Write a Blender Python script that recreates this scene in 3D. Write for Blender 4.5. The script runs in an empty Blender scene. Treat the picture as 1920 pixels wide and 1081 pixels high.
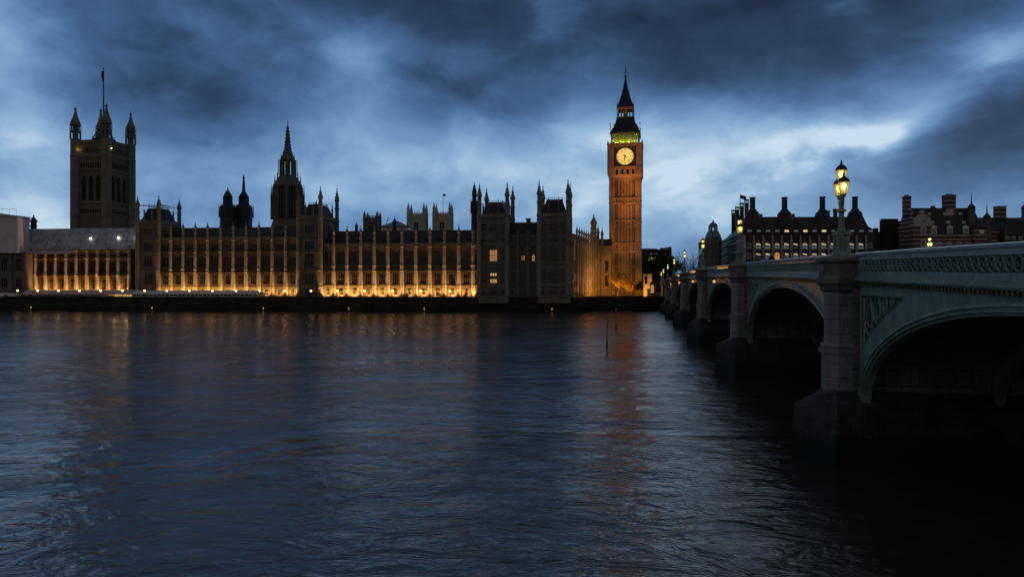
import bpy, bmesh, math, random
from mathutils import Vector, Matrix
from mathutils.geometry import tessellate_polygon
random.seed(7)
PI = math.pi
SC = bpy.context.scene
COL = SC.collection

# ------------------------------------------------------------------ camera
H = 9.0                     # eye height over the river
F = 1343.0                  # focal length in photo pixels (1920 wide)
HOR = 531.0                 # horizon row of the photo
cd = bpy.data.cameras.new("camera"); cam = bpy.data.objects.new("camera", cd); COL.objects.link(cam)
cam.location = (0, 0, H); cam.rotation_euler = (PI/2, 0, 0)
cd.sensor_width = 36; cd.lens = 36*F/1920; cd.shift_y = -(540.5-HOR)/1920
cd.clip_start = .1; cd.clip_end = 6000
SC.camera = cam

# ------------------------------------------------------------------ render / colour
SC.render.engine = 'CYCLES'
SC.cycles.use_denoising = True
SC.cycles.max_bounces = 5; SC.cycles.diffuse_bounces = 2; SC.cycles.glossy_bounces = 3
SC.cycles.transparent_max_bounces = 6
SC.cycles.sample_clamp_indirect = 3
SC.view_settings.view_transform = 'Standard'; SC.view_settings.look = 'None'
SC.view_settings.exposure = 0; SC.view_settings.gamma = 1

# ------------------------------------------------------------------ world: dusk sky with storm clouds
W = bpy.data.worlds.new("World"); SC.world = W; W.use_nodes = True
class NT:
    """small helper to write node maths"""
    def __init__(s, tree): s.t = tree; s.n = tree.nodes; s.l = tree.links
    def new(s, kind, **kw):
        n = s.n.new(kind)
        for k, v in kw.items(): setattr(n, k, v)
        return n
    def put(s, sock, v):
        if isinstance(v, bpy.types.NodeSocket): s.l.new(v, sock)
        else: sock.default_value = v
    def m(s, op, a, b=None, c=None, clamp=False):
        n = s.new('ShaderNodeMath', operation=op, use_clamp=clamp)
        s.put(n.inputs[0], a)
        if b is not None: s.put(n.inputs[1], b)
        if c is not None: s.put(n.inputs[2], c)
        return n.outputs[0]
    def xyz(s, x, y, z):
        n = s.new('ShaderNodeCombineXYZ')
        for i, v in enumerate((x, y, z)): s.put(n.inputs[i], v)
        return n.outputs[0]
    def noise(s, vec, scale, detail=4, rough=.5, dist=0, dim='3D'):
        n = s.new('ShaderNodeTexNoise', noise_dimensions=dim)
        if vec is not None: s.l.new(vec, n.inputs['Vector'])
        n.inputs['Scale'].default_value = scale; n.inputs['Detail'].default_value = detail
        n.inputs['Roughness'].default_value = rough; n.inputs['Distortion'].default_value = dist
        return n.outputs['Fac']
    def ramp(s, fac, stops):
        n = s.new('ShaderNodeValToRGB'); s.l.new(fac, n.inputs[0])
        e = n.color_ramp.elements
        while len(e) < len(stops): e.new(.5)
        for i, (p, c) in enumerate(stops):
            e[i].position = p; e[i].color = (*c, 1) if len(c) == 3 else c
        return n.outputs[0]
    def mix(s, fac, a, b, mode='MIX'):
        n = s.new('ShaderNodeMix', data_type='RGBA', blend_type=mode)
        s.put(n.inputs[0], fac)
        s.put(n.inputs[6], (*a, 1) if isinstance(a, tuple) and len(a) == 3 else a)
        s.put(n.inputs[7], (*b, 1) if isinstance(b, tuple) and len(b) == 3 else b)
        return n.outputs[2]

SUN_AZ, SUN_EL = math.radians(28), math.radians(4)
def build_sky():
    k = NT(W.node_tree); k.n.clear()
    tc = k.new('ShaderNodeTexCoord'); sp = k.new('ShaderNodeSeparateXYZ'); k.l.new(tc.outputs['Generated'], sp.inputs[0])
    x, y, z = sp.outputs
    az = k.m('ARCTAN2', x, y)
    el = k.m('ARCSINE', z)
    # cloud layer coordinates: a flat layer overhead, so clouds get thinner towards the horizon
    zz_ = k.m('ADD', k.m('MAXIMUM', z, 0.0), .22)
    cx = k.m('DIVIDE', x, zz_); cy = k.m('DIVIDE', y, zz_)
    P = k.xyz(cx, cy, 0.0)
    warp = k.noise(P, .9, 3, .5)
    wv = k.xyz(k.m('ADD', cx, k.m('MULTIPLY', warp, 1.1)), k.m('ADD', cy, k.m('MULTIPLY', warp, -.8)), 3.1)
    n1 = k.noise(wv, .75, 5, .52, .3)
    n2 = k.noise(wv, 2.6, 5, .55, .4)
    wb = k.noise(k.xyz(az, el, 5.0), 7.0, 2, .5)
    n3 = k.noise(k.xyz(k.m('ADD', az, k.m('MULTIPLY', wb, .10)), k.m('MULTIPLY_ADD', el, 1.7, k.m('MULTIPLY', wb, .12)), 1.7), 5.2, 6, .50, .25)
    # large cloud masses and gaps, by azimuth and elevation; edges are broken up with the noise
    waz = k.m('ADD', az, k.m('MULTIPLY', k.m('SUBTRACT', n2, .5), .16))
    wel = k.m('ADD', el, k.m('MULTIPLY', k.m('SUBTRACT', n3, .5), .13))
    val = None
    for (px, py, sx, sy, rot, amp) in SKY_MASSES:
        X = (px-960)/F; Z = (HOR-py)/F
        a0 = math.atan2(X, 1); e0 = math.atan2(Z, math.hypot(X, 1))
        c, s_ = math.cos(rot), math.sin(rot)
        da = k.m('SUBTRACT', waz, a0); de = k.m('SUBTRACT', wel, e0)
        u = k.m('DIVIDE', k.m('ADD', k.m('MULTIPLY', da, c), k.m('MULTIPLY', de, s_)), sx/F)
        v = k.m('DIVIDE', k.m('SUBTRACT', k.m('MULTIPLY', de, c), k.m('MULTIPLY', da, s_)), sy/F)
        q = k.m('ADD', k.m('MULTIPLY', u, u), k.m('MULTIPLY', v, v))
        q = k.m('POWER', q, 1.0 if amp > 0 else 1.7)
        g = k.m('MULTIPLY', k.m('EXPONENT', k.m('MULTIPLY', q, -.5)), amp)
        val = g if val is None else k.m('ADD', val, g)
    # base: lighter towards the horizon, duller overhead
    base = k.m('SUBTRACT', .615, k.m('MULTIPLY', k.m('MAXIMUM', el, 0.0), .46))
    base = k.m('MAXIMUM', base, .30)
    base = k.m('ADD', base, k.m('MULTIPLY', k.m('EXPONENT', k.m('MULTIPLY', k.m('MAXIMUM', el, 0.0), -7.0)), .045))
    tot = k.m('ADD', base, val)
    tot = k.m('ADD', tot, k.m('MULTIPLY', k.m('SUBTRACT', n1, .5), .22))
    tot = k.m('ADD', tot, k.m('MULTIPLY', k.m('SUBTRACT', n2, .5), .10))
    tot = k.m('ADD', tot, k.m('MULTIPLY', k.m('SUBTRACT', n3, .5), .72))
    n4 = k.noise(k.xyz(k.m('ADD', az, k.m('MULTIPLY', n3, .12)), k.m('MULTIPLY', el, 1.5), 9.3), 11.0, 6, .58, .3)
    tot = k.m('ADD', tot, k.m('MULTIPLY', k.m('SUBTRACT', n4, .5), .42))
    tot = k.m('MAXIMUM', k.m('MINIMUM', tot, 1.0), 0.0)
    colr = k.ramp(tot, SKY_RAMP)
    # higher up, above the view, the cloud deck is slate grey
    colr = k.mix(k.m('MULTIPLY_ADD', el, 2.6, -.95, clamp=True), colr, k.ramp(tot, [(.1, (.032, .042, .060)), (.7, (.115, .140, .180))]))
    # the unseen sky behind the viewer is made grey to light the near fronts
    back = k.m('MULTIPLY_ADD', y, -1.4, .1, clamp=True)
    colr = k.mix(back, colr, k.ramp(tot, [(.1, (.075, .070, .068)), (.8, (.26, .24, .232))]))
    below = k.m('GREATER_THAN', z, -.01)
    colr = k.mix(below, (.008, .012, .02), colr)
    sky = k.new('ShaderNodeTexSky', sky_type='NISHITA', sun_disc=False, sun_elevation=SUN_EL, sun_rotation=SUN_AZ)
    skc = k.mix(1.0, colr, k.mix(1.0, sky.outputs[0], (.0006, .0012, .0030), 'MULTIPLY'), 'ADD')
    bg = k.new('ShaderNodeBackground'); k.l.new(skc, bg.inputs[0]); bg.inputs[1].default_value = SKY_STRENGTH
    out = k.new('ShaderNodeOutputWorld'); k.l.new(bg.outputs[0], out.inputs[0])
# (column, row, half width, half height in photo pixels, tilt, amount)
SKY_MASSES = [
    (1610, 248, 120, 22, .25, .30), (1440, 290, 170, 50, .2, .20), (1050, 255, 130, 60, .1, .24), (1270, 335, 80, 26, .1, .20), (1225, 330, 40, 12, 0, .10), (1180, 250, 60, 60, 0, .08), (1290, 420, 150, 60, 0, .20), (60, 400, 120, 40, 0, .12), (700, 390, 300, 40, 0, .06), (1320, 245, 130, 50, 0, .24),
    (1900, 98, 50, 26, .2, .36), (1800, 70, 110, 50, .5, .16), (690, 120, 110, 60, -.3, .16), (5, 200, 75, 150, .1, .36), (680, 300, 170, 60, .1, .20), (900, 330, 160, 70, 0, .18),
    (1420, 100, 400, 85, .04, -.30), (830, 205, 220, 55, -.28, -.20), (210, 125, 230, 95, .15, -.19), (860, 60, 170, 90, -.5, -.12),
    (560, 265, 200, 40, -.1, -.08), (1850, 225, 110, 60, .3, -.22), (960, -10, 1000, 60, 0, -.20), (1690, 30, 130, 50, 0, -.10),
    (1720, 340, 220, 50, 0, -.05), (90, 330, 130, 30, 0, -.08)]
SKY_RAMP = [(0.0, (.013, .026, .056)), (.22, (.027, .057, .120)), (.45, (.068, .150, .310)), (.66, (.155, .300, .520)), (.84, (.29, .465, .675)), (1.0, (.56, .70, .84))]
SKY_STRENGTH = 1.0
build_sky()
sd = bpy.data.lights.new("sun", 'SUN'); so = bpy.data.objects.new("sun", sd); COL.objects.link(so)
sd.energy = .04; sd.angle = math.radians(25); sd.color = (.85, .92, 1)
so.rotation_euler = (PI/2-SUN_EL-.25, 0, PI-SUN_AZ)

# ------------------------------------------------------------------ helpers: points, meshes, things
def at(px, py, Y): return Vector(((px-960)/F*Y, Y, H+(HOR-py)/F*Y))
def zz(py, Y): return H+(HOR-py)/F*Y
def on_line(px, c, tb):
    x = (px-960)/F; Y = c/(1+x*tb); return Vector((x*Y, Y, 0))

class MB:
    def __init__(s): s.v = []; s.f = []
    def add(s, vs, fs):
        o = len(s.v); s.v += [tuple(v) for v in vs]; s.f += [tuple(i+o for i in f) for f in fs]; return s
    def box(s, x0, x1, y0, y1, z0, z1):
        return s.add([(x0,y0,z0),(x1,y0,z0),(x1,y1,z0),(x0,y1,z0),(x0,y0,z1),(x1,y0,z1),(x1,y1,z1),(x0,y1,z1)],
                     [(0,3,2,1),(4,5,6,7),(0,1,5,4),(1,2,6,5),(2,3,7,6),(3,0,4,7)])
    def rings(s, rings, cap0=True, cap1=True):
        n = len(rings[0]); vs = [p for r in rings for p in r]; fs = []
        for k in range(len(rings)-1):
            for i in range(n):
                j = (i+1) % n
                fs.append((k*n+i, k*n+j, (k+1)*n+j, (k+1)*n+i))
        if cap0: fs.append(tuple(range(n-1, -1, -1)))
        if cap1: fs.append(tuple((len(rings)-1)*n+i for i in range(n)))
        return s.add(vs, fs)
    def lathe(s, prof, n=8, c=(0,0,0), ph=None, sx=1, sy=1):
        ph = PI/n if ph is None else ph
        return s.rings([[(c[0]+sx*r*math.cos(ph+2*PI*i/n), c[1]+sy*r*math.sin(ph+2*PI*i/n), c[2]+z) for i in range(n)] for r, z in prof])
    def prism(s, poly, z0, z1): return s.rings([[(x,y,z0) for x,y in poly], [(x,y,z1) for x,y in poly]])
    def frus(s, r0, z0, r1, z1):
        """box frustum: r = (x0,x1,y0,y1)"""
        q = lambda r, z: [(r[0],r[2],z),(r[1],r[2],z),(r[1],r[3],z),(r[0],r[3],z)]
        return s.rings([q(r0,z0), q(r1,z1)])
    def tube(s, pts, r, n=5, closed=False):
        pts = [Vector(p) for p in pts]; R = []; N = len(pts)
        for i, p in enumerate(pts):
            if closed: d = pts[(i+1)%N]-pts[i-1]
            else: d = pts[min(i+1,N-1)]-pts[max(i-1,0)]
            d = d.normalized() if d.length > 1e-9 else Vector((0,0,1))
            a = d.cross(Vector((0,0,1))) if abs(d.z) < .95 else d.cross(Vector((1,0,0)))
            a.normalize(); b = a.cross(d)
            rr = r[i] if isinstance(r, (list,tuple)) else r
            R.append([p+a*rr*math.cos(2*PI*k/n)+b*rr*math.sin(2*PI*k/n) for k in range(n)])
        if closed: R.append(R[0]); return s.rings(R, False, False)
        return s.rings(R)
    def bar(s, p, q, w, d=None):
        return s.tube([p, q], w, 4)
    def strip(s, A, B):
        n = len(A); return s.add(list(A)+list(B), [(i, i+1, n+i+1, n+i) for i in range(n-1)])
    def moved(s, M):
        s.v = [tuple(M @ Vector(v)) for v in s.v]; return s
    def mesh(s, name, m, smooth=False):
        me = bpy.data.meshes.new(name); me.from_pydata(s.v, [], s.f); me.update()
        if m: me.materials.append(m)
        bm = bmesh.new(); bm.from_mesh(me); bmesh.ops.recalc_face_normals(bm, faces=bm.faces); bm.to_mesh(me); bm.free()
        if smooth:
            for p in me.polygons: p.use_smooth = True
        return me
    def build(s, name, m, parent=None, loc=(0,0,0), rz=0, smooth=False):
        return link(name, s.mesh(name, m, smooth), parent, loc, rz)
def link(name, me, parent=None, loc=(0,0,0), rz=0):
    o = bpy.data.objects.new(name, me); COL.objects.link(o); o.parent = parent; o.location = loc; o.rotation_euler = (0,0,rz); return o
def tag(o, label=None, cat=None, group=None, kind=None):
    if label: o['label'] = label
    if cat: o['category'] = cat
    if group: o['group'] = group
    if kind: o['kind'] = kind
    return o
def thing(name, label, cat, loc=(0,0,0), rz=0, group=None):
    return tag(link(name, None, None, loc, rz), label, cat, group)
def copy_tree(o, parent=None):
    c = o.copy(); COL.objects.link(c); c.parent = parent
    for ch in list(o.children): copy_tree(ch, c)
    return c
ORD = "first second third fourth fifth sixth seventh eighth ninth tenth eleventh twelfth thirteenth fourteenth fifteenth sixteenth seventeenth eighteenth nineteenth twentieth".split()

def lamp(kind, name, loc, energy, color, parent=None, target=None, radius=.2, angle=60, blend=.6):
    d = bpy.data.lights.new(name, kind); d.energy = energy; d.color = color
    o = bpy.data.objects.new(name, d); COL.objects.link(o); o.location = loc; o.parent = parent
    d.shadow_soft_size = radius
    if kind == 'SPOT': d.spot_size = math.radians(angle); d.spot_blend = blend
    if target is not None:
        o.rotation_euler = (Vector(target)-Vector(loc)).to_track_quat('-Z', 'Y').to_euler()
    return o

# ------------------------------------------------------------------ materials
M = {}
def mat(name, col, rough=.7, metal=0, var=.25, scale=.6, col2=None, bump=0, bscale=8, spec=.3, streak=0, blocks=None, weed=None):
    m = bpy.data.materials.new(name); m.use_nodes = True; k = NT(m.node_tree)
    b = k.n['Principled BSDF']; b.inputs['Roughness'].default_value = rough; b.inputs['Metallic'].default_value = metal
    b.inputs['Specular IOR Level'].default_value = spec
    tc = k.new('ShaderNodeTexCoord'); ob = tc.outputs['Object']
    n = k.noise(ob, scale, 6, .6)
    n2 = k.noise(ob, scale*7, 4, .6)
    dark = col2 or tuple(c*(1-var*1.6) for c in col); lite = tuple(min(1, c*(1+var*.7)) for c in col)
    f = k.m('ADD', k.m('MULTIPLY', n, .65), k.m('MULTIPLY', n2, .35))
    c = k.ramp(f, [(.32, dark), (.52, col), (.72, lite)])
    if streak:
        mp = k.new('ShaderNodeMapping'); k.l.new(ob, mp.inputs[0]); mp.inputs['Scale'].default_value = (3, 3, .12)
        s_ = k.noise(mp.outputs[0], 1.6, 5, .6)
        c = k.mix(k.m('MULTIPLY', k.ramp(s_, [(.5, (0,0,0)), (.68, (1,1,1))]), streak), c, tuple(v*.35 for v in col))
    if blocks:                                        # masonry or plate joints
        sp = k.new('ShaderNodeSeparateXYZ'); k.l.new(ob, sp.inputs[0])
        br = k.new('ShaderNodeTexBrick'); k.l.new(k.xyz(k.m('ADD', sp.outputs[0], sp.outputs[1]), sp.outputs[2], 0.0), br.inputs['Vector'])
        br.inputs['Scale'].default_value = 1; br.inputs['Brick Width'].default_value = blocks[0]; br.inputs['Row Height'].default_value = blocks[1]; br.inputs['Mortar Size'].default_value = blocks[2]; br.inputs['Mortar Smooth'].default_value = .3
        br.inputs['Color1'].default_value = (1,1,1,1); br.inputs['Color2'].default_value = (blocks[3],)*3+(1,); br.inputs['Mortar'].default_value = (.32,.30,.28,1)
        c = k.mix(1.0, c, br.outputs[0], 'MULTIPLY')
    if weed:                                          # tide line: weed and silt below this height
        sp = k.new('ShaderNodeSeparateXYZ'); k.l.new(ob, sp.inputs[0])
        t_ = k.m('SUBTRACT', k.m('ADD', sp.outputs[2], k.m('MULTIPLY', k.m('SUBTRACT', n2, .5), 1.6)), weed)
        c = k.mix(k.m('MULTIPLY_ADD', t_, -1.4, .5, clamp=True), c, (.012, .015, .008))
    k.l.new(c, b.inputs['Base Color'])
    if bump:
        bp = k.new('ShaderNodeBump'); bp.inputs['Strength'].default_value = bump; bp.inputs['Distance'].default_value = .05
        k.l.new(k.noise(ob, bscale, 5, .6), bp.inputs['Height']); k.l.new(bp.outputs[0], b.inputs['Normal'])
    M[name] = m; return m
def emit(name, col, strength, var=0, scale=1.0):
    m = bpy.data.materials.new(name); m.use_nodes = True; k = NT(m.node_tree); k.n.clear()
    e = k.new('ShaderNodeEmission'); e.inputs[1].default_value = strength
    if var:
        tc = k.new('ShaderNodeTexCoord'); n = k.noise(tc.outputs['Object'], scale, 4, .6)
        k.l.new(k.ramp(n, [(.3, tuple(c*(1-var) for c in col)), (.7, col)]), e.inputs[0])
    else: e.inputs[0].default_value = (*col, 1)
    o = k.new('ShaderNodeOutputMaterial'); k.l.new(e.outputs[0], o.inputs[0]); M[name] = m; return m

mat('stone_brown', (.150, .122, .095), .88, var=.35, scale=.3, bump=.4, bscale=3, streak=.6)
mat('stone_turret', (.20, .170, .135), .88, var=.35, scale=.3, bump=.4, bscale=3, streak=.6)
mat('stone_recess_shade', (.15, .11, .07), .9, var=.3, scale=.4)  # shade behind the clock tower ribs is darkened into this core colour
mat('stone_mid', (.22, .192, .158), .88, var=.35, scale=.3, bump=.4, bscale=3, streak=.5)
mat('granite_soot', (.17, .14, .12), .75, var=.4, scale=.9, bump=.5, bscale=16, streak=.5)
mat('granite_dark', (.17, .165, .17), .8, var=.4, scale=.8, streak=.5, blocks=(1.6,.8,.03,.8))
mat('rail_highlight', (.42, .49, .45), .3, var=.2, scale=1.5, spec=.6)  # handrail lightened so the sky's bright line sits in its colour
mat('stone_shade', (.115, .090, .062), .9, var=.35, scale=.35, bump=.4, bscale=3, streak=.5)  # shade between the lit buttresses is put into this darker wall colour
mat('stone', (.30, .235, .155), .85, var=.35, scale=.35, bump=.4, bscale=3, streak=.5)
mat('stone_pale', (.46, .40, .32), .85, var=.3, scale=.12, streak=.45)
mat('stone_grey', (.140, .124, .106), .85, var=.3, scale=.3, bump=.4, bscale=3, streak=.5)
mat('clock_stone', (.36, .26, .16), .85, var=.3, scale=.25, bump=.4, bscale=3, streak=.4)
mat('slate', (.028, .030, .034), .6, var=.3, scale=1.2)
mat('iron', (.022, .023, .026), .5, var=.3, scale=1)
mat('glass', (.004, .005, .007), .10, spec=.4, var=.2, scale=.8)
mat('granite', (.245, .230, .210), .7, var=.3, scale=1.1, bump=.5, bscale=22, streak=.5, blocks=(1.6,.72,.02,.86))
mat('granite_wet', (.052, .048, .040), .55, var=.6, scale=.9, bump=.7, bscale=5, streak=.5, blocks=(1.5,.75,.025,.7), weed=1.5)
mat('river_stone', (.040, .037, .031), .8, var=.5, scale=.35, bump=.5, bscale=2, streak=.6, blocks=(2.4,.8,.05,.7), weed=1.3)
mat('bridge_green', (.205, .280, .214), .45, var=.22, scale=.9, spec=.45, streak=.7, col2=(.110, .135, .108), blocks=(2.2,30,.012,.96), bump=.12, bscale=30)
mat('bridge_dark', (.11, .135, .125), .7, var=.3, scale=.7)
mat('gold', (.42, .27, .07), .42, .75, var=.3, scale=9)
mat('old_gold', (.13, .095, .035), .5, .4, var=.5, scale=3)
mat('asphalt', (.05, .05, .052), .85, scale=2)
mat('earth', (.045, .05, .03), .95, scale=.08)
mat('sheeting', (.56, .50, .54), .55, var=.18, scale=.25, bump=.5, bscale=1.2)
mat('sheeting_roof', (.36, .39, .44), .5, var=.45, scale=.3, bump=.6, bscale=.8)
mat('canvas_pink', (.44, .33, .38), .8, var=.2, scale=.5)
mat('canvas_white', (.55, .56, .60), .7, var=.15, scale=.5)
mat('white_paint', (.7, .7, .7), .5, var=.1, scale=2)
mat('lead', (.20, .23, .27), .45, var=.3, scale=.3)
mat('office_dark', (.035, .030, .030), .6, var=.3, scale=.4)
mat('bronze', (.045, .032, .030), .5, .3, var=.3, scale=.3)
mat('pier_stone', (.33, .25, .24), .8, var=.25, scale=.8)
mat('office_glass', (.10, .13, .17), .15, spec=.6, var=.25, scale=.5)
mat('flank_glass', (.012,.014,.018), .5, spec=.2, var=.3, scale=.3)
mat('brick_dark', (.055, .030, .026), .85, var=.35, scale=.5)
mat('bark', (.035, .028, .022), .95, var=.3, scale=4)
mat('leaf_dark', (.040, .042, .022), .9, var=.5, scale=.9)
mat('leaf_gold', (.35, .20, .045), .8, var=.4, scale=.9)
mat('red_shield', (.16, .06, .05), .5, var=.3, scale=4)
mat('coat', (.03, .03, .04), .9, var=.3, scale=3)
mat('skin', (.42, .28, .21), .6, var=.1, scale=6)
mat('hair', (.03, .022, .016), .7, var=.3, scale=9)
mat('pole_paint', (.30, .26, .10), .7, var=.4, scale=2)
emit('lamp_core', (1, .78, .36), 9)
emit('lamp_small', (1, .62, .22), 5)
emit('lamp_far', (1, .60, .18), 1.6)
emit('dial', (1, .62, .15), 1.25, .12, .5)
emit('lit_warm', (1, .62, .20), .75, .45, 1.2)
emit('lit_rose', (1, .36, .14), .55, .45, 1.4)
emit('lit_amber', (1, .50, .12), .55, .3, .9)
emit('lit_office', (1, .80, .30), .85, .3, 1.5)
emit('lit_dim', (.34, .40, .46), .22, .4, 1.5)
emit('white_spot', (1, .93, .75), 7)
emit('red_spot', (1, .30, .07), 2.2)

def lantern_glass():
    m = bpy.data.materials.new('lantern_glass'); m.use_nodes = True; k = NT(m.node_tree); k.n.clear()
    t = k.new('ShaderNodeBsdfTransparent'); t.inputs[0].default_value = (1, .92, .55, 1)
    e = k.new('ShaderNodeEmission'); e.inputs[0].default_value = (.85, .62, .14, 1); e.inputs[1].default_value = .8
    mx = k.new('ShaderNodeMixShader'); mx.inputs[0].default_value = .55; k.l.new(t.outputs[0], mx.inputs[1]); k.l.new(e.outputs[0], mx.inputs[2])
    o = k.new('ShaderNodeOutputMaterial'); k.l.new(mx.outputs[0], o.inputs[0]); M['lantern_glass'] = m
lantern_glass()
def banded_brick():
    m = bpy.data.materials.new('banded_brick'); m.use_nodes = True; k = NT(m.node_tree); b = k.n['Principled BSDF']; b.inputs['Roughness'].default_value = .85
    tc = k.new('ShaderNodeTexCoord'); sp = k.new('ShaderNodeSeparateXYZ'); k.l.new(tc.outputs['Object'], sp.inputs[0])
    fr = k.m('FRACT', k.m('DIVIDE', sp.outputs[2], 1.75)); band = k.m('LESS_THAN', fr, .26)
    n = k.noise(tc.outputs['Object'], .8, 5, .6)
    br = k.ramp(n, [(.3, (.075, .028, .020)), (.7, (.15, .06, .042))]); st = k.ramp(n, [(.3, (.26, .23, .20)), (.7, (.42, .38, .33))])
    k.l.new(k.mix(band, br, st), b.inputs['Base Color']); M['banded_brick'] = m
banded_brick()
def water_mat():
    m = bpy.data.materials.new('river_water'); m.use_nodes = True; k = NT(m.node_tree); b = k.n['Principled BSDF']
    tc = k.new('ShaderNodeTexCoord'); ob = tc.outputs['Object']
    def mp(sx, sy, rz=0):
        n = k.new('ShaderNodeMapping'); k.l.new(ob, n.inputs[0]); n.inputs['Scale'].default_value = (sx, sy, 1); n.inputs['Rotation'].default_value = (0, 0, rz); return n.outputs[0]
    big = k.noise(mp(.030, .055, .12), 1, 4, .55, .8)
    mid = k.noise(mp(.26, .44, .12), 1, 4, .5, 1.2)
    fine = k.noise(mp(.9, 1.7, -.1), 1, 4, .55, .8)
    calm = k.ramp(big, [(.35, (.25,.25,.25)), (.68, (1,1,1))])
    hgt = k.m('ADD', k.m('MULTIPLY', mid, 1.0), k.m('MULTIPLY', fine, .26))
    hgt = k.m('ADD', k.m('MULTIPLY', hgt, calm), k.m('MULTIPLY', big, 1.0))
    bp = k.new('ShaderNodeBump'); bp.inputs['Strength'].default_value = 1; bp.inputs['Distance'].default_value = .44
    k.l.new(hgt, bp.inputs['Height']); k.l.new(bp.outputs[0], b.inputs['Normal'])
    k.l.new(k.ramp(big, [(.3, (.036, .034, .032)), (.7, (.058, .053, .048))]), b.inputs['Base Color'])
    k.l.new(k.ramp(k.noise(mp(.02,.06), 1, 3), [(.3, (.13,)*3), (.7, (.22,)*3)]), b.inputs['Roughness'])
    b.inputs['IOR'].default_value = 1.62; b.inputs['Specular IOR Level'].default_value = .75
    M['river_water'] = m
water_mat()

# ------------------------------------------------------------------ setting: river, ground
BA = math.atan((1188-960)/F)                         # heading of the bridge
def bridge_pt(t, s, z=0): return Vector((t*math.cos(BA)+s*math.sin(BA), -t*math.sin(BA)+s*math.cos(BA), z))
wall_line = [(-900, 226+.08*900), (-200, 242), (21, 224.3), (24, 236), (75, 246), (110, 248), (500, 225)]
mb = MB(); mb.add([(-1500,-250,0),(1500,-250,0),(1500,420,0),(-1500,420,0)], [(0,1,2,3)])
tag(mb.build('river', M['river_water']), kind='structure')
mb = MB(); pts = [(x, y+.5, 4.0) for x, y in wall_line]
mb.add(pts+[(2500,225,4.0),(2500,2600,4.0),(-2500,2600,4.0),(-2500,400,4.0)], [tuple(range(len(pts)+4))])
tag(mb.build('ground', M['earth']), kind='structure')

# embankment wall: stepped stone wall with a parapet
EW = thing('river_wall', 'long dark stone embankment wall dropping into the river below the terrace', 'wall')
def along(line, prof):
    mb = MB(); R = []
    for i, (x, y) in enumerate(line):
        a = Vector(line[max(i-1,0)]); b = Vector(line[min(i+1,len(line)-1)]); d = (b-a).normalized(); n = Vector((d.y, -d.x))
        R.append([(x+n.x*o, y+n.y*o, z) for o, z in prof])
    return mb.rings(R)
along(wall_line, [(-.9,-1),(.9,-1),(.75,1.5),(.55,1.55),(.45,3.3),(-.9,3.3)]).build('wall', M['river_stone'], EW)
along(wall_line, [(-.4,3.3),(.62,3.3),(.62,3.65),(.3,3.7),(.3,4.42),(.45,4.45),(.45,4.66),(-.4,4.66)]).build('parapet', M['river_stone'], EW)
mb = MB()
for i in range(46):
    px = 14+i*23.2; p = on_line(px, 226, .08); mb.box(p.x-.35, p.x+.35, p.y-.62, p.y+.2, 3.72, 4.72)
mb.build('parapet_pier', M['river_stone'], EW)

# ------------------------------------------------------------------ gothic kit
_wc = {}
def window_meshes(w, h, style, pm):
    key = (round(w,2), round(h,2), style, pm)
    if key in _wc: return _wc[key]
    f = MB(); t = .13 if w > .9 else .09
    n = 3 if w > 1.2 else 2
    f.box(-w/2, -w/2+t, 0, .3, 0, h); f.box(w/2-t, w/2, 0, .3, 0, h); f.box(-w/2+t, w/2-t, 0, .3, h-t*1.6, h); f.box(-w/2+t, w/2-t, -.05, .3, 0, t)
    for i in range(1, n):
        x = -w/2+w*i/n; f.box(x-t*.42, x+t*.42, .04, .28, t, h-t*1.6)
    if h > 2.2:
        f.box(-w/2+t, w/2-t, .06, .26, h*.46, h*.46+t*1.3)
    for i in range(n):                               # pointed heads of the lights
        x0 = -w/2+w*i/n; x1 = x0+w/n; c = (x0+x1)/2; zt = h-t*1.6; q = min((x1-x0)*.6, h*.18)
        f.rings([[(x0+.03,.05,zt),(x0+.03,.05,zt-q),(c,.05,zt)], [(x0+.03,.25,zt),(x0+.03,.25,zt-q),(c,.25,zt)]])
        f.rings([[(x1-.03,.05,zt),(x1-.03,.05,zt-q),(c,.05,zt)], [(x1-.03,.25,zt),(x1-.03,.25,zt-q),(c,.25,zt)]])
    g = MB(); g.box(-w/2+t*.5, w/2-t*.5, .30, .34, t*.5, h-t)
    r = (f.mesh('window', M['stone_shade'] if style != 'grey' else M['stone_grey']), g.mesh('pane', M[pm])); _wc[key] = r; return r
def window(parent, x, z, w, h, style='', pm='glass', y=.12, rz=0):
    a, b = window_meshes(w, h, style, pm)
    o = link('window', a, parent, (x, y, z), rz); link('pane', b, o); return o

PIN = [(1,0),(1,.26),(1.25,.28),(1.25,.31),(.95,.33),(.95,.52),(1.35,.54),(1.2,.60),(.75,.70),(.42,.80),(.2,.885),(.34,.90),(.34,.915),(.1,.94),(.05,1.0)]
def pinnacle_mb(r, h, n=8):
    m = MB(); m.lathe([(r*a, h*b) for a, b in PIN], n)
    for i in range(4):                               # crockets on the spirelet
        for b, q in ((.64, 1.05), (.74, .66)):
            a = PI/4+i*PI/2; m.box(r*q*math.cos(a)-r*.14, r*q*math.cos(a)+r*.14, r*q*math.sin(a)-r*.14, r*q*math.sin(a)+r*.14, h*b, h*(b+.035))
    return m

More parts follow.
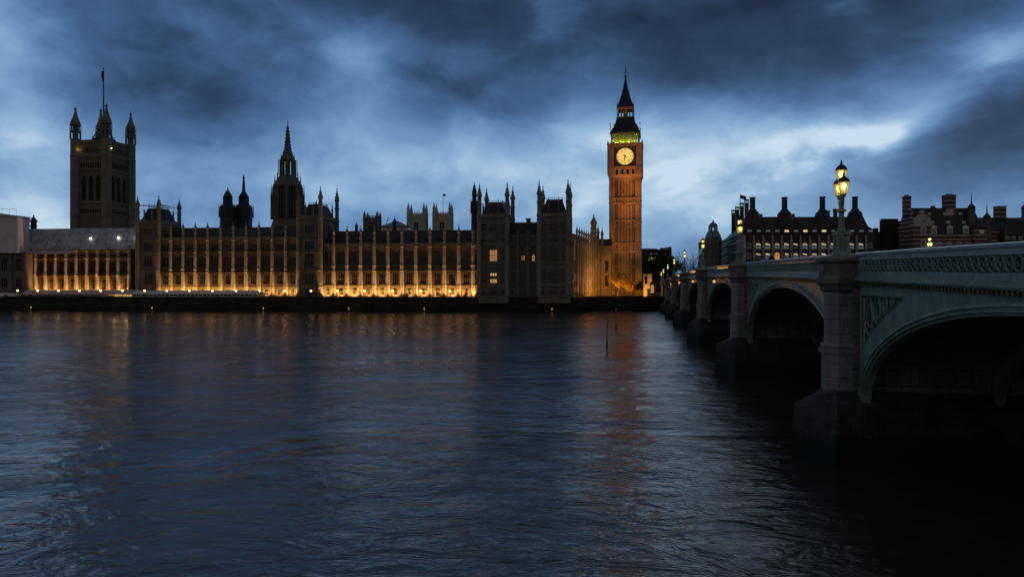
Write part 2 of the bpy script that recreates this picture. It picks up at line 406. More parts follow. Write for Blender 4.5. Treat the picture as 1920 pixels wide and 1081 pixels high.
def facade_wall(mb, xs, rows, z0, z1, th=.7, ribs=True):
    """stone wall with true openings; rows = [(zb, zt, fraction)]"""
    for i in range(len(xs)-1):
        a, b = xs[i], xs[i+1]; w = b-a; z = z0
        for zb, zt, fr in sorted(rows):
            if zb > z: mb.box(a, b, 0, th, z, zb)
            e = w*(1-fr)/2
            mb.box(a, a+e, 0, th, zb, zt); mb.box(b-e, b, 0, th, zb, zt)
            if ribs and zb-z > .8:
                nr = 7
                for k in range(nr):
                    x = a+w*.16+(w*.68)*k/(nr-1); mb.box(x-.06, x+.06, -.09, 0, z+.3, zb-.25)
            if ribs:                                  # blind panelling each side of the window
                for x in (a+e*.62, b-e*.62): mb.box(x-.07, x+.07, -.08, 0, zb, zt)
            z = zt
        if z < z1:
            mb.box(a, b, 0, th, z, z1)

def wing(name, label, bpx, c, tb, rows_py, py_base, py_cor, py_par, py_ridge, py_pin, depth=14, strings=(), m='stone', group='wings of the gothic palace', roofm='slate', roof=True, lit={}, but=True, ledge=None):
    P0 = on_line(bpx[0], c, tb); P1 = on_line(bpx[-1], c, tb); Y = (P0.y+P1.y)/2; rz = -math.atan(tb)
    t = thing(name, label, 'palace wing', (P0.x, P0.y, 0), rz, group)
    xs = [(on_line(p, c, tb)-P0).length for p in bpx]; L = xs[-1]
    zf = lambda py: zz(py, Y)
    rows = [(zf(b), zf(tp), fr) for b, tp, fr in rows_py]; zb, zc, zp = zf(py_base), zf(py_cor), zf(py_par)
    mb = MB(); facade_wall(mb, xs, rows, zb, zc); mb.box(0, L, .7, depth, zb, zc-.1); mb.build('wall', M['stone_shade' if m == 'stone' else m], t)
    mb = MB()
    for s in strings: z = zf(s); e_ = .95 if s == ledge else .2; mb.box(-.02, L+.02, -e_, -.001, z-.16, z+.16)
    mb.box(-.05, L+.05, -.34, .3, zc, zc+.35)
    mb.build('string_course', M['stone_shade' if m == 'stone' else m], t)
    mb = MB(); mb.box(0, L, -.1, .25, zc+.35, zc+.35+(zp-zc-.35)*.62)
    x = .2
    while x < L-.5:
        mb.box(x, x+.42, -.1, .25, zc+.35+(zp-zc-.35)*.62, zp); x += .84
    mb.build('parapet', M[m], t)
    st = 'grey' if m == 'stone_grey' else ''
    for i in range(len(xs)-1):
        for j, (a, b, fr) in enumerate(rows):
            window(t, (xs[i]+xs[i+1])/2, a, (xs[i+1]-xs[i])*fr, b-a, st, lit.get((i, j), 'glass'))
    if roof:
        zr = zz(py_ridge, Y+7); r = MB(); d = depth
        r.add([(0,.6,zc+.1),(L,.6,zc+.1),(L,d/2,zr),(0,d/2,zr),(0,d,zc+.1),(L,d,zc+.1)], [(0,1,2,3),(3,2,5,4),(0,3,4),(1,5,2)])
        r.build('roof', M[roofm], t)
        k = MB(); k.box(0, L, d/2-.06, d/2+.06, zr-.05, zr+.12)
        x = .4
        while x < L: k.box(x-.05, x+.05, d/2-.05, d/2+.05, zr+.12, zr+.42); x += .8
        k.build('ridge_cresting', M['iron'], t)
        f = .42; y = .6+(d/2-.6)*f; z = zc+.1+(zr-zc-.1)*f
        k = MB(); k.box(-.3, .3, -.5, .5, -.15, .3); k.rings([[(-.36,-.55,.3),(.36,-.55,.3),(0,-.55,.62)],[(-.36,.6,.3),(.36,.6,.3),(0,.6,.62)]]); k = k.mesh('roof_dormer', M['slate'])
        for i in range(len(xs)-1): link('roof_dormer', k, t, ((xs[i]+xs[i+1])/2, y, z))
    if but:
        zt = zf(py_pin); b = MB(); zs = sorted([zf(s) for s in strings]+[zc])
        b.lathe([(.80,zb),(.80,zb+1.1),(.66,zb+1.3),(.62,zs[len(zs)//2]),(.55,zs[len(zs)//2]+.3),(.50,zp)], 8, (0,-.55,0))
        for s in zs: b.lathe([(.6,s-.14),(.74,s-.02),(.74,s+.12),(.58,s+.18)], 8, (0,-.55,0))
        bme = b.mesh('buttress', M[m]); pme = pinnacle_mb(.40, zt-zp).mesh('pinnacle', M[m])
        for x in xs:
            o = link('buttress', bme, t, (x,0,0)); link('pinnacle', pme, o, (0,-.55,zp))
    return t, xs, zf, rows

def tower(name, label, px0, px1, c, tb, depth, rows_py, side_rows, py_base, py_cor, py_par, py_roof, turrets, tr, strings=(), m='stone_mid', group='turreted towers of the gothic palace', fr=.42, lit={}, bays=1):
    """square tower: turrets = py tops for corners (front first, front second, back first, back second)"""
    P0 = on_line(px0, c, tb); P1 = on_line(px1, c, tb); Y = (P0.y+P1.y)/2; rz = -math.atan(tb); w = (P1-P0).length
    t = thing(name, label, 'palace tower', (P0.x, P0.y, 0), rz, group)
    zf = lambda py: zz(py, Y)
    zb, zc, zp = zf(py_base), zf(py_cor), zf(py_par)
    rows = [(zf(a), zf(b), fr) for a, b in rows_py]
    xs = [0, w*.27, w*.73, w] if bays == 3 else [w*i/bays for i in range(bays+1)]
    mb = MB(); facade_wall(mb, xs, rows, zb, zc)
    mb.box(0, w, .7, depth, zb, zc-.05)
    for a, b in side_rows:                            # blind panelling on the flank
        za, zb2 = zf(a), zf(b)
        for k in range(7):
            y = 1+(depth-2)*k/6; mb.box(w, w+.1, y-.1, y+.1, za, zb2)
    tm = 'stone_mid' if m == 'stone_grey' else 'stone_turret'
    mb.build('wall', M['stone_brown' if m == 'stone_mid' else m], t)
    mb = MB()
    for s in strings:
        z = zf(s); mb.box(-.2, w+.2, -.2, -.001, z-.16, z+.16); mb.box(w+.001, w+.2, -.001, depth, z-.16, z+.16)
    mb.box(-.3, w+.3, -.34, depth+.3, zc, zc+.4)
    mb.build('string_course', M[tm], t)
    mb = MB(); zm = zc+.4+(zp-zc-.4)*.6
    for (a, b, e, f) in ((0,w,-.12,.2), (0,w,depth-.2,depth+.12), (-.12,.2,.2,depth-.2), (w-.2,w+.12,.2,depth-.2)):
        mb.box(a, b, e, f, zc+.4, zm)
        if b-a > f-e:
            x = a+.2
            while x < b-.4: mb.box(x, x+.42, e, f, zm, zp); x += .84
        else:
            y = e+.2
            while y < f-.4: mb.box(a, b, y, y+.42, zm, zp); y += .84
    mb.build('parapet', M[tm], t)
    st = 'grey' if m == 'stone_grey' else ''
    for i in range(bays):
        for j, (a, b, f_) in enumerate(rows): window(t, (xs[i]+xs[i+1])/2, a, (xs[i+1]-xs[i])*f_, b-a, st, lit.get((i, j), 'glass'))
    for a, b in side_rows:
        for k in range(max(1, int(depth//5))):
            y = depth*(k+.5)/max(1, int(depth//5)); o = window(t, w+.15, zf(a), 1.5, zf(b)-zf(a), st, 'glass', y, PI/2)
    zr = zz(py_roof, Y+depth/2)
    r = MB(); r.frus((.3,w-.3,.3,depth-.3), zc+.2, (w*.24,w*.76,depth*.26,depth*.74), zr); r.build('roof', M['slate'], t)
    k = MB(); 
    for i in range(9):
        x = w*.24+w*.52*i/8; k.box(x-.04,x+.04,depth*.26-.04,depth*.26+.04,zr,zr+.7)
        y = depth*.26+depth*.48*i/8; k.box(w*.76-.04,w*.76+.04,y-.04,y+.04,zr+.001,zr+.7)
    k.box(w*.24,w*.76,depth*.26-.05,depth*.26+.05,zr+.35,zr+.43); k.box(w*.76-.05,w*.76+.05,depth*.26+.05,depth*.74,zr+.35,zr+.43)
    k.build('ridge_cresting', M['iron'], t)
    for (x, y), py in zip(((0,0),(w,0),(0,depth),(w,depth)), turrets):
        if py is None: continue
        zt = zz(py, Y+y)
        b = MB(); b.lathe([(tr*1.15,zb),(tr*1.15,zb+1.2),(tr,zb+1.5),(tr,zc),(tr*1.18,zc+.1),(tr*1.18,zc+.5),(tr*.95,zc+.6),(tr*.95,zp+.2)], 8)
        for s in strings: b.lathe([(tr,zf(s)-.15),(tr*1.14,zf(s)),(tr*1.14,zf(s)+.18),(tr,zf(s)+.24)], 8)
        o = b.build('turret', M[tm], t, (x, y, 0))
        pinnacle_mb(tr*.88, zt-zp-.2).build('pinnacle', M[tm], o, (0,0,zp+.2))
    # small pinnacles along the parapet
    sm = pinnacle_mb(.28, (zz(turrets[1] or turrets[0], Y)-zp)*.5)
    me = sm.mesh('small_pinnacle', M[m])
    for x, y in ((w*.32,0), (w*.68,0), (w,depth*.35), (w,depth*.7), (w*.5,depth), (0,depth*.5)): link('small_pinnacle', me, t, (x, y, zp-.3))
    return t, zf, w

# ------------------------------------------------------------------ the palace river front
FC, FT = 235.4, .13
def facade_floods(bpx, c, tb, e_bay, e_but, z, skip=()):
    for i in range(len(bpx)-1):
        if i in skip: continue
        p = on_line((bpx[i]+bpx[i+1])/2, c, tb); n = Vector((-math.sin(math.atan(tb)), -math.cos(math.atan(tb)), 0))
        q = p+n*1.9; q.z = z
        lamp('SPOT', 'floodlight_beam', q, e_bay*random.uniform(.65,1.25), (1, .53, .16), target=p+Vector((0,0,z+3)), radius=.25, angle=150, blend=.8)
    for i in range(len(bpx)):
        p = on_line(bpx[i], c, tb); n = Vector((-math.sin(math.atan(tb)), -math.cos(math.atan(tb)), 0))
        q = p+n*3.0; q.z = z
        lamp('SPOT', 'floodlight_beam', q, e_but*random.uniform(.75,1.25), (1, .57, .26), target=p+n*.9+Vector((0,0,z+13)), radius=.2, angle=26, blend=.9)

XR = [603,627,652,677.5,703,728.7,754.5,780.7,807,834,861,887.5,899.5]
wing('palace_wing', 'floodlit palace wing of three storeys beside the dark twin-towered pavilion', XR, FC, FT,
     [(553,538,.32),(532,511,.46),(496,468,.56)], 558, 463, 455, 433, 421, strings=(535,508,498), ledge=508)
facade_floods(XR, FC, FT, 4000, 5600, 4.75)
XC = [298,322,345,368,391,415,439,463,487,512,537,560]
wing('palace_wing', 'taller floodlit palace wing of four storeys between two turreted towers', XC, FC-1.0, FT,
     [(553,541,.30),(533,514,.46),(500,479,.58),(470,456,.58)], 558, 451, 444, 427, 415, strings=(538,511,505,473), ledge=511)
facade_floods(XC, FC-1, FT, 3000, 3800, 4.9)
XL = [51,69,87.7,106.4,126,145.3,165,184.7,204.3,224,244.3]
wing('palace_wing', 'floodlit palace wing under a grey temporary sheet roof', XL, FC, FT,
     [(541,520,.46),(512,488,.56),(482,474,.5)], 558, 471, 467, 440, 465.2, strings=(543,517,514,485), roof=False, ledge=517)
facade_floods(XL, FC, FT, 3000, 3800, 4.9)
tower('palace_tower', 'dark palace tower with scaffolding round its roof at the end of the sheeted wing', 258, 298, FC-1.5, FT, 12,
      [(553,541),(533,512),(500,480),(470,455),(440,428)], [(440,428),(470,455)], 558, 420, 411, 392, (366,366,380,372), .75, strings=(538,508,474,450,424))
tower('palace_tower', 'dark palace tower standing between the two floodlit wings below the spire', 560, 601, FC-1.5, FT, 15,
      [(553,541),(533,512),(500,475),(470,453),(437,421)], [(440,421)], 558, 410, 403, 385, (358,348,374,350), .75, strings=(538,508,474,450,442))
# pavilion at the bridge end: two towers and the link between them
PC = 229.5
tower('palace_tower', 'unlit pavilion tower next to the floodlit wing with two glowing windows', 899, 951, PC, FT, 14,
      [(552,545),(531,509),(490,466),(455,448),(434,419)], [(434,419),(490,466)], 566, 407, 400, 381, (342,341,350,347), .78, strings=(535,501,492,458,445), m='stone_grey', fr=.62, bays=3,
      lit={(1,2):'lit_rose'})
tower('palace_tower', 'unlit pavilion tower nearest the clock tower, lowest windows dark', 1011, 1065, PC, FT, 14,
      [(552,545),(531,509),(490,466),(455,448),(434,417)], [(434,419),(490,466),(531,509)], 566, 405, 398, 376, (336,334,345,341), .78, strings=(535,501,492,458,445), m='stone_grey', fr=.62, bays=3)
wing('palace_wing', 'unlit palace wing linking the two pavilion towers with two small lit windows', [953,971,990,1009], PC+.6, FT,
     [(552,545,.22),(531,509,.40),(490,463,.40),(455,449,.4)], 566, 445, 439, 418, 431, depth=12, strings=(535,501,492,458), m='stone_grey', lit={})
lk = [o for o in bpy.data.objects if 'linking' in o.get('label', '')][0]
mb = MB(); mb.box(5.2,6.6,5.2,6.4,22,zz(411.5,PC+6)); mb.frus((5.0,6.8,5.0,6.6),zz(411.5,PC+6),(5.1,6.7,5.1,6.5),zz(409.5,PC+6)); mb.build('chimney', M['stone_grey'], lk)
def lit_room(px, py0, py1, wpx, c, m, parent=None):
    p = on_line(px, c, FT); Y = p.y; w = wpx*Y/F
    mb = MB()
    for k in range(3): mb.box(-w/2+w*k/3+.06, -w/2+w*(k+1)/3-.06, 0, .04, zz(py0, Y), zz(py1, Y))
    return p, mb
PAV = [o for o in bpy.data.objects if o.get('category') in ('palace tower', 'palace wing')]
def add_lit(label_part, px, py0, py1, wpx, c, m):
    par = [o for o in PAV if label_part in o['label']][0]
    p, mb = lit_room(px, py0, py1, wpx, c, m)
    o = mb.build('lit_pane', M[m], par); d = p-Vector(par.location); d.z = 0
    o.location = (d.length*(1 if d.x > 0 else -1), .36, 0)
add_lit('linking', 981, 487.5, 479.5, 6.5, PC+.6, 'lit_rose')
add_lit('linking', 1001, 489.5, 478, 7.5, PC+.6, 'lit_warm')
add_lit('glowing', 925, 530, 523, 13, PC, 'lit_amber')
add_lit('glowing', 925, 517, 512, 12, PC, 'lit_warm')

# pavilion plinth: pale stone foot in the water
mbp = MB()
pl = thing('plinth', 'pale weathered stone foot of the pavilion rising from the embankment', 'plinth')
for a, b in ((896,954),(1008,1070)):
    p, q = on_line(a, 224.2, .06), on_line(b, 224.2, .06)
    mbp.rings([[(p.x,p.y-.5,2.8),(q.x,q.y-.5,2.8),(q.x,q.y+4,2.8),(p.x,p.y+4,2.8)], [(p.x+.3,p.y+.3,5.0),(q.x-.3,q.y+.3,5.0),(q.x-.3,q.y+4,5.0),(p.x+.3,p.y+4,5.0)]])
mbp.build('footing', M['stone_brown'], pl)

# north front receding to the clock tower
NA, NB = Vector((20.9, 243, 0)), Vector((32.4, 284, 0))
nd = (NB-NA); NL = nd.length; nrz = math.atan2(nd.y, nd.x)
t = thing('palace_wing', 'pinnacled palace wing with lit buttresses running back to the clock tower', 'palace wing', NA, nrz, 'wings of the gothic palace')
mb = MB(); zb, zc = 4.0, zz(459, 243)
facade_wall(mb, [NL*i/9 for i in range(10)], [(7.2,10.2,.5),(12.4,17.0,.5)], zb, zc); mb.box(0, NL, .7, 12, zb, zc-.1); mb.build('wall', M['stone'], t)
mb = MB(); [mb.box(0,NL,-.2,-.001,z-.15,z+.15) for z in (6.2,11.2,11.9)]; mb.box(0,NL,-.3,.3,zc,zc+.35); mb.build('string_course', M['stone'], t)
mb = MB(); mb.box(0,NL,-.1,.25,zc+.35,zc+1.9); mb.box(1,NL-1,2,2.4,zc,zc+4.6); mb.build('parapet', M['stone'], t)
for i in range(9):
    for a, b in ((7.2,10.2),(12.4,17.0)): window(t, NL*(i+.5)/9, a, NL/9*.5, b-a)
b = MB().lathe([(.7,zb),(.6,zc),(.5,zc+2)], 8, (0,-.25,0)); bme = b.mesh('buttress', M['stone']); pme = pinnacle_mb(.36, 5.2).mesh('pinnacle', M['stone'])
for i in range(1, 9): o = link('buttress', bme, t, (NL*i/9,0,0)); link('pinnacle', pme, o, (0,-.28,zc+2))
o = MB().lathe([(1.5,zb),(1.4,zc+3),(1.6,zc+3.2),(1.4,zc+3.6),(1.3,zc+6)], 8).build('turret', M['stone'], t, (NL,0,0)); pinnacle_mb(1.15, 8.5).build('pinnacle', M['stone'], o, (0,0,zc+6))
mb = MB(); mb.add([(0,2.5,zc),(NL,2.5,zc),(NL,7,zc+5),(0,7,zc+5),(0,12,zc),(NL,12,zc)], [(0,1,2,3),(3,2,5,4),(0,3,4),(1,5,2)]); mb.build('roof', M['slate'], t)
for i in range(4):
    q = NA+nd*((i+.5)/5)+Vector((6.0,-1.5,4.6))
    lamp('SPOT', 'floodlight_beam', q, 1100, (1,.44,.26), target=NA+nd*((i+.5)/5)+Vector((0,0,13)), angle=95, radius=.3)
# low link between north front and clock tower
P0 = at(1112, 500, 286)
t = thing('palace_wing', 'low unlit palace link with two pinnacles against the clock tower', 'palace wing', (P0.x, P0.y, 0), -.17, 'wings of the gothic palace')
zc = zz(463, 286); mb = MB(); facade_wall(mb, [0,3.6,7.2], [(8,12,.4),(13.5,18,.4)], 4, zc); mb.box(0,7.2,.7,9,4,zc-.05); mb.build('wall', M['stone'], t)
for i in range(2):
    for a, b in ((8,12),(13.5,18)): window(t, 1.8+3.6*i, a, 1.44, b-a)
mb = MB(); mb.box(0,7.2,-.25,.3,zc,zc+.4); mb.build('string_course', M['stone'], t)
mb = MB(); mb.add([(0,.4,zc+.4),(7.2,.4,zc+.4),(7.2,4.5,zc+3.4),(0,4.5,zc+3.4),(0,9,zc+.4),(7.2,9,zc+.4)], [(0,1,2,3),(3,2,5,4),(0,3,4),(1,5,2)]); mb.build('roof', M['slate'], t)
b = MB().lathe([(.6,4),(.5,zc+1)], 8).mesh('buttress', M['stone'])
for x, h in ((2.0,8.2),(3.6,7.0)): o = link('buttress', b, t, (x,-.2,0)); pinnacle_mb(.55,h).build('pinnacle', M['stone'], o, (0,0,zc+1))

# sheeted end building and temporary roofs
p0, p1 = on_line(-60, FC-4, FT), on_line(49, FC-4, FT)
t = thing('palace_pavilion', 'dark end pavilion of the palace under white scaffold sheeting', 'palace pavilion', (p0.x,p0.y,0), -math.atan(FT)); w = (p1-p0).length; Y = p1.y
mb = MB(); facade_wall(mb, [0,w*.25,w*.5,w*.75,w], [(zz(540,Y),zz(520,Y),.4),(zz(508,Y),zz(484,Y),.4)], 4, zz(473,Y)); mb.box(0,w,.7,16,4,zz(474,Y)); mb.build('wall', M['stone_grey'], t)
for i in range(4):
    for a, b in ((540,520),(508,484)): window(t, w*(i+.5)/4, zz(a,Y), w*.1, zz(b,Y)-zz(a,Y), 'grey')
b = MB().lathe([(.8,4),(.6,zz(475,Y))], 8).mesh('buttress', M['stone_grey'])
for i in range(5): link('buttress', b, t, (w*i/4,-.2,0))
p0, p1 = on_line(-60, FC-6, FT), on_line(33, FC-6, FT)
t = thing('scaffold_enclosure', 'pinkish white sheeted scaffold box on top of the end pavilion', 'scaffold', (p0.x,p0.y,0), -math.atan(FT)); w = (p1-p0).length; Y = p1.y
z0, z1, z2 = zz(474,Y), zz(404,Y), zz(396,Y)
mb = MB(); nx = 14
for i in range(nx):                                   # taut sheets with slight billow between the poles
    a, b = w*i/nx, w*(i+1)/nx
    mb.add([(a,0,z0),((a+b)/2,-.07,z0),(b,0,z0),(b,0,z1),((a+b)/2,-.07,z1),(a,0,z1)], [(0,1,4,5),(1,2,3,4)])
mb.add([(w,0,z0),(w,2.7,z0),(w,5.4,z0),(w,5.4,z1),(w,2.7,z1),(w,0,z1)], [(0,1,4,5),(1,2,3,4)]); mb.add([(0,0,z0),(0,5.4,z0),(0,5.4,z1),(0,0,z1)], [(0,1,2,3)]); mb.add([(0,5.4,z0),(w,5.4,z0),(w,5.4,z1),(0,5.4,z1)], [(0,1,2,3)])
mb.build('sheet', M['sheeting'], t)
mb = MB(); mb.rings([[(-.5,-.6,z1+.1),(w+.6,-.6,z1-.6),(w+.6,-.6,z1-.3),(-.5,-.6,z2+1.2)], [(-.5,5.9,z1+.1),(w+.6,5.9,z1-.6),(w+.6,5.9,z1-.3),(-.5,5.9,z2+1.2)]]); mb.build('roof', M['sheeting_roof'], t)
mb = MB()
for i in range(8): x = w*i/7; mb.tube([(x,-.5,z1-.4),(x,-.5,z2+1.9-1.2*i/7)], .05, 4)
mb.tube([(0,-.5,z2+1.8),(w,-.5,z2+.6)], .05, 4); mb.build('handrail', M['iron'], t)
# temporary roof over the sheeted wing
p0, p1 = on_line(39, FC-1.5, FT), on_line(261, FC-1.5, FT)
t = thing('temporary_roof', 'long grey corrugated temporary roof with three work lights over the palace wing', 'roof', (p0.x,p0.y,0), -math.atan(FT)); w = (p1-p0).length; Y = (p0.y+p1.y)/2
z0, z1 = zz(467,Y), zz(429,Y+3.5)
mb = MB()
for j in range(3):
    f0, f1 = j/3, (j+1)/3
    mb.rings([[(0,f0*3.5,z0+(z1-z0)*f0+.06*(j%2)),(0,f1*3.5,z0+(z1-z0)*f1),(0,f1*3.5,z0+(z1-z0)*f1+.2),(0,f0*3.5,z0+(z1-z0)*f0+.26)], [(w,f0*3.5,z0+(z1-z0)*f0+.06*(j%2)),(w,f1*3.5,z0+(z1-z0)*f1),(w,f1*3.5,z0+(z1-z0)*f1+.2),(w,f0*3.5,z0+(z1-z0)*f0+.26)]])
mb.add([(0,3.5,z1+.2),(w,3.5,z1+.2),(w,18,z0),(0,18,z0)], [(0,1,2,3)]); mb.add([(0,0,z0),(0,3.5,z1+.2),(0,18,z0)], [(0,1,2)]); mb.add([(w,0,z0),(w,3.5,z1+.2),(w,18,z0)], [(0,1,2)])
mb.build('sheet', M['sheeting_roof'], t)
mb = MB()
for i in range(25): x = w*i/24; mb.tube([(x,-.1,z0+.2),(x,3.5,z1+.3)], .05, 4)
for f in (.05,.36,.7): mb.tube([(0,3.5*f-.1,z0+(z1-z0)*f+.32),(w,3.5*f-.1,z0+(z1-z0)*f+.32)], .06, 4)
mb.build('batten', M['sheeting_roof'], t)
for px, py in ((165,447.6),(217,446.4),(252,445)):
    q = on_line(px, FC-1.5, FT); x = (q-p0).length; f = .52
    MB().lathe([(.05,0),(.26,.1),(.3,.25),(.22,.4),(.05,.45)], 8).build('work_light', M['white_spot'], t, (x, 3.5*f-.5, zz(py, q.y+4)-.2))
    lamp('POINT', 'work_light_glow', (x, 3.5*f-1.0, zz(py, q.y+4)), 22, (1,.9,.7), t, radius=.2)
q = on_line(39, FC-3, FT); r = on_line(132, FC-3, FT)
t = thing('awning', 'faded pink awning strip along the eaves of the temporary roof', 'awning', (q.x,q.y,0), -math.atan(FT)); w = (r-q).length
MB().rings([[(0,0,zz(475,250)),(0,1.6,zz(467.5,250)),(0,1.6,zz(467.5,250)-.12),(0,0,zz(475,250)-.15)], [(w,0,zz(474,250)),(w,1.6,zz(468,250)),(w,1.6,zz(468,250)-.12),(w,0,zz(474,250)-.15)]]).build('canvas', M['canvas_pink'], t)
mb = MB(); [mb.tube([(w*i/6,.05,zz(474.5,250)),(w*i/6,1.6,zz(467.3,250))], .05, 4) for i in range(7)]; mb.build('rib', M['iron'], t)
# scaffolding round the first tower's roof
P0 = on_line(262, FC-1.5, FT); Y = P0.y
t = thing('scaffolding', 'open tube scaffolding platform round the roof of the dark tower', 'scaffold', (P0.x,P0.y,0), -math.atan(FT))
mb = MB(); zl = (zz(412,Y), zz(394,Y), zz(384,Y))
for x in (.5,2.5,4.6,6.4):
    for y in (1.5,6,10): mb.tube([(x,y,zl[0]),(x,y,zl[2]+.8)], .06, 4)
for z in zl:
    for y in (1.5,6,10): mb.tube([(-.6,y,z),(7.8,y,z)], .06, 4)
    for x in (.5,6.4): mb.tube([(x,1,z),(x,11,z)], .06, 4)
mb.build('tube', M['iron'], t); mb = MB(); mb.box(-1.2,8.6,1.2,2.6,zl[2]-.12,zl[2]+.02); mb.box(.2,6.6,5.2,6.6,zl[1]-.05,zl[1]+.03); mb.build('platform', M['iron'], t)

# ------------------------------------------------------------------ towers behind
def square_tower(name, label, cat, cpx, Y, w, rz, m, tr, levels, pins, strings, pin_w=None, windows=(), face=2, extra=None):
    pass
# great square tower (flag tower)
Yv = 372; cx = (199.5-960)/F*Yv; wv = 18.2
t = thing('flag_tower', 'huge square stone tower with four pinnacled corner turrets and a tall flagpole', 'tower', (cx, Yv, 0), -BA)
zv = lambda py: zz(py, Yv)
# local: front-right corner at origin, front runs to -x, flank runs to +y
mb = MB(); z0, z1 = 4.0, zv(266)
mb.box(-wv, 0, 0, wv, z0, zv(401))
def vt_face(mb, M4):
    f = MB()
    lev = [(zv(401),zv(379)), (zv(379),zv(317.7)), (zv(317.7),zv(292)), (zv(292),z1)]
    f.box(0, wv, 0, 1.2, zv(401), zv(399))
    # arcade rows of small windows, and the three tall windows, as true recesses between piers
    def row(a, b, n, fr, m0=2.75):
        W_ = wv-2*m0; f.box(0, m0, 0, 1.2, a, b); f.box(wv-m0, wv, 0, 1.2, a, b)
        for i in range(n+1):
            x = m0+W_*i/n; h = W_/n*(1-fr)/2; f.box(max(m0,x-h), min(wv-m0,x+h), 0, 1.2, a, b)
    row(zv(399), zv(391), 9, .6); f.box(0, wv, 0, 1.2, zv(391), zv(375))
    row(zv(375), zv(334), 3, .66); row(zv(334), zv(328), 3, .4); f.box(0, wv, 0, 1.2, zv(329), zv(314))
    row(zv(314), zv(304), 9, .62); f.box(0, wv, 0, 1.2, zv(304), zv(285)); row(zv(285), zv(276), 11, .5); f.box(0, wv, 0, 1.2, zv(276), z1)
    f.moved(M4); mb.v += []; o = len(mb.v); mb.v += f.v; mb.f += [tuple(i+o for i in q) for q in f.f]
vt_face(mb, Matrix.Translation((-wv,0,0)))
vt_face(mb, Matrix.Rotation(PI/2, 4, 'Z'))
vt_face(mb, Matrix.Translation((0,wv,0)) @ Matrix.Rotation(PI, 4, 'Z'))
vt_face(mb, Matrix.Translation((-wv,wv,0)) @ Matrix.Rotation(-PI/2, 4, 'Z'))
mb.build('wall', M['stone_brown'], t)
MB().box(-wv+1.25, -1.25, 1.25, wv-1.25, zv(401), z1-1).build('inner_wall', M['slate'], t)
mb = MB()
for s in (401,379,317.7,292): z = zv(s); mb.box(-wv-.4, .4, -.4, -.001, z-.35, z+.35); mb.box(.001, .4, -.001, wv, z-.35, z+.35); mb.box(-wv-.4,-wv-.001,0,wv,z-.35,z+.35)
mb.build('string_course', M['stone_turret'], t)
mb = MB()
for i in range(11):
    x = -wv+2.5+(wv-5)*i/10; mb.box(x-.4,x+.4,-.2,.5,z1,z1+1.5); mb.box(-.5,.2,-x-.4,-x+.4,z1,z1+1.5)
    mb.box(x-.4,x+.4,wv-.5,wv+.2,z1,z1+1.5)
mb.build('parapet', M['stone_turret'], t)
for (x, y), py in zip(((-wv,0),(0,0),(0,wv),(-wv,wv)), (196,192,207,196)):
    zt = zz(py, Yv+y*.9); r = 2.55; hz = z1+2.0
    b = MB().lathe([(r,z0),(r,zv(401)),(r*1.07,zv(400)),(r,zv(398)),(r,zv(292)),(r*1.08,zv(291)),(r*.96,zv(289)),(r*.96,hz)], 8)
    o = b.build('turret', M['stone_turret'], t, (x,y,0))
    hh = zt-hz; p = MB()
    for q0, q1, rr in ((0,.20,.92),(.24,.40,.74)):     # two open lantern stages on colonnettes
        for k in range(8):
            a = PI/8+k*PI/4; p.tube([(r*rr*math.cos(a),r*rr*math.sin(a),hh*q0),(r*rr*math.cos(a),r*rr*math.sin(a),hh*q1+.1)], .33, 5)
            p.tube([(r*1.05*math.cos(a),r*1.05*math.sin(a),hh*q0),(r*1.05*math.cos(a),r*1.05*math.sin(a),hh*(q1+.12))], [.2,.03], 4)
        p.lathe([(r*.98,hh*q1),(r*1.06,hh*(q1+.01)),(r*.95,hh*(q1+.04))], 8)
        p.lathe([(r*.28,hh*q0),(r*.28,hh*q1)], 6)
    p.lathe([(r*.80,hh*.44),(r*.95,hh*.47),(r*.9,hh*.52),(r*.62,hh*.62),(r*.36,hh*.74),(r*.16,hh*.86),(r*.26,hh*.88),(r*.26,hh*.91),(r*.08,hh*.93),(r*.03,hh)], 8)
    p.build('pinnacle', M['stone_turret'], o, (0,0,hz))
mb = MB(); c_ = (-wv/2,wv/2)
mb.lathe([(6.5,z1-1),(6,z1+3),(5.4,z1+3.4)], 8, (*c_,0))
for k in range(8):
    a = k*PI/4; p0 = (c_[0]+5.2*math.cos(a), c_[1]+5.2*math.sin(a), z1+3); mb.tube([p0,(c_[0]+3.2*math.cos(a),c_[1]+3.2*math.sin(a),z1+7),(c_[0]+.6*math.cos(a),c_[1]+.6*math.sin(a),z1+10)], .25, 4)
    mb.tube([p0,(p0[0],p0[1],z1+6)], [.16,.05], 4)
mb.lathe([(1,z1+9),(.8,z1+12),(.3,z1+13)], 8, (*c_,0)); mb.build('iron_crown', M['iron'], t)
mb = MB(); zt = zz(128,Yv+9); mb.tube([(c_[0],c_[1],z1+12),(c_[0],c_[1],zt)], [.42,.22], 6); mb.lathe([(.1,0),(.4,.2),(.4,.5),(.05,.8)], 6, (*c_,zt)); mb.build('flagpole', M['iron'], t)
fl = MB(); fl.rings([[(c_[0]-.9,c_[1]-.3,zt-1),(c_[0]-.2,c_[1]+.2,zt-1.2),(c_[0]-.2,c_[1]-.2,zt-1.4)],[(c_[0]-1.2,c_[1]-.3,zt-4),(c_[0]-.2,c_[1]+.3,zt-4.6),(c_[0]-.3,c_[1]-.3,zt-4.8)],[(c_[0]-.6,c_[1],zt-7),(c_[0]-.2,c_[1]+.2,zt-7.4),(c_[0]-.2,c_[1]-.1,zt-7.3)]])
fl.build('flag', M['coat'], t)
for x, y, e in ((-1.8,-1.2,120),(-wv+3.0,-1.2,60)): lamp('POINT', 'gallery_lamp_glow', (x,y,zv(279)), e, (1,.7,.3), t, radius=.3)
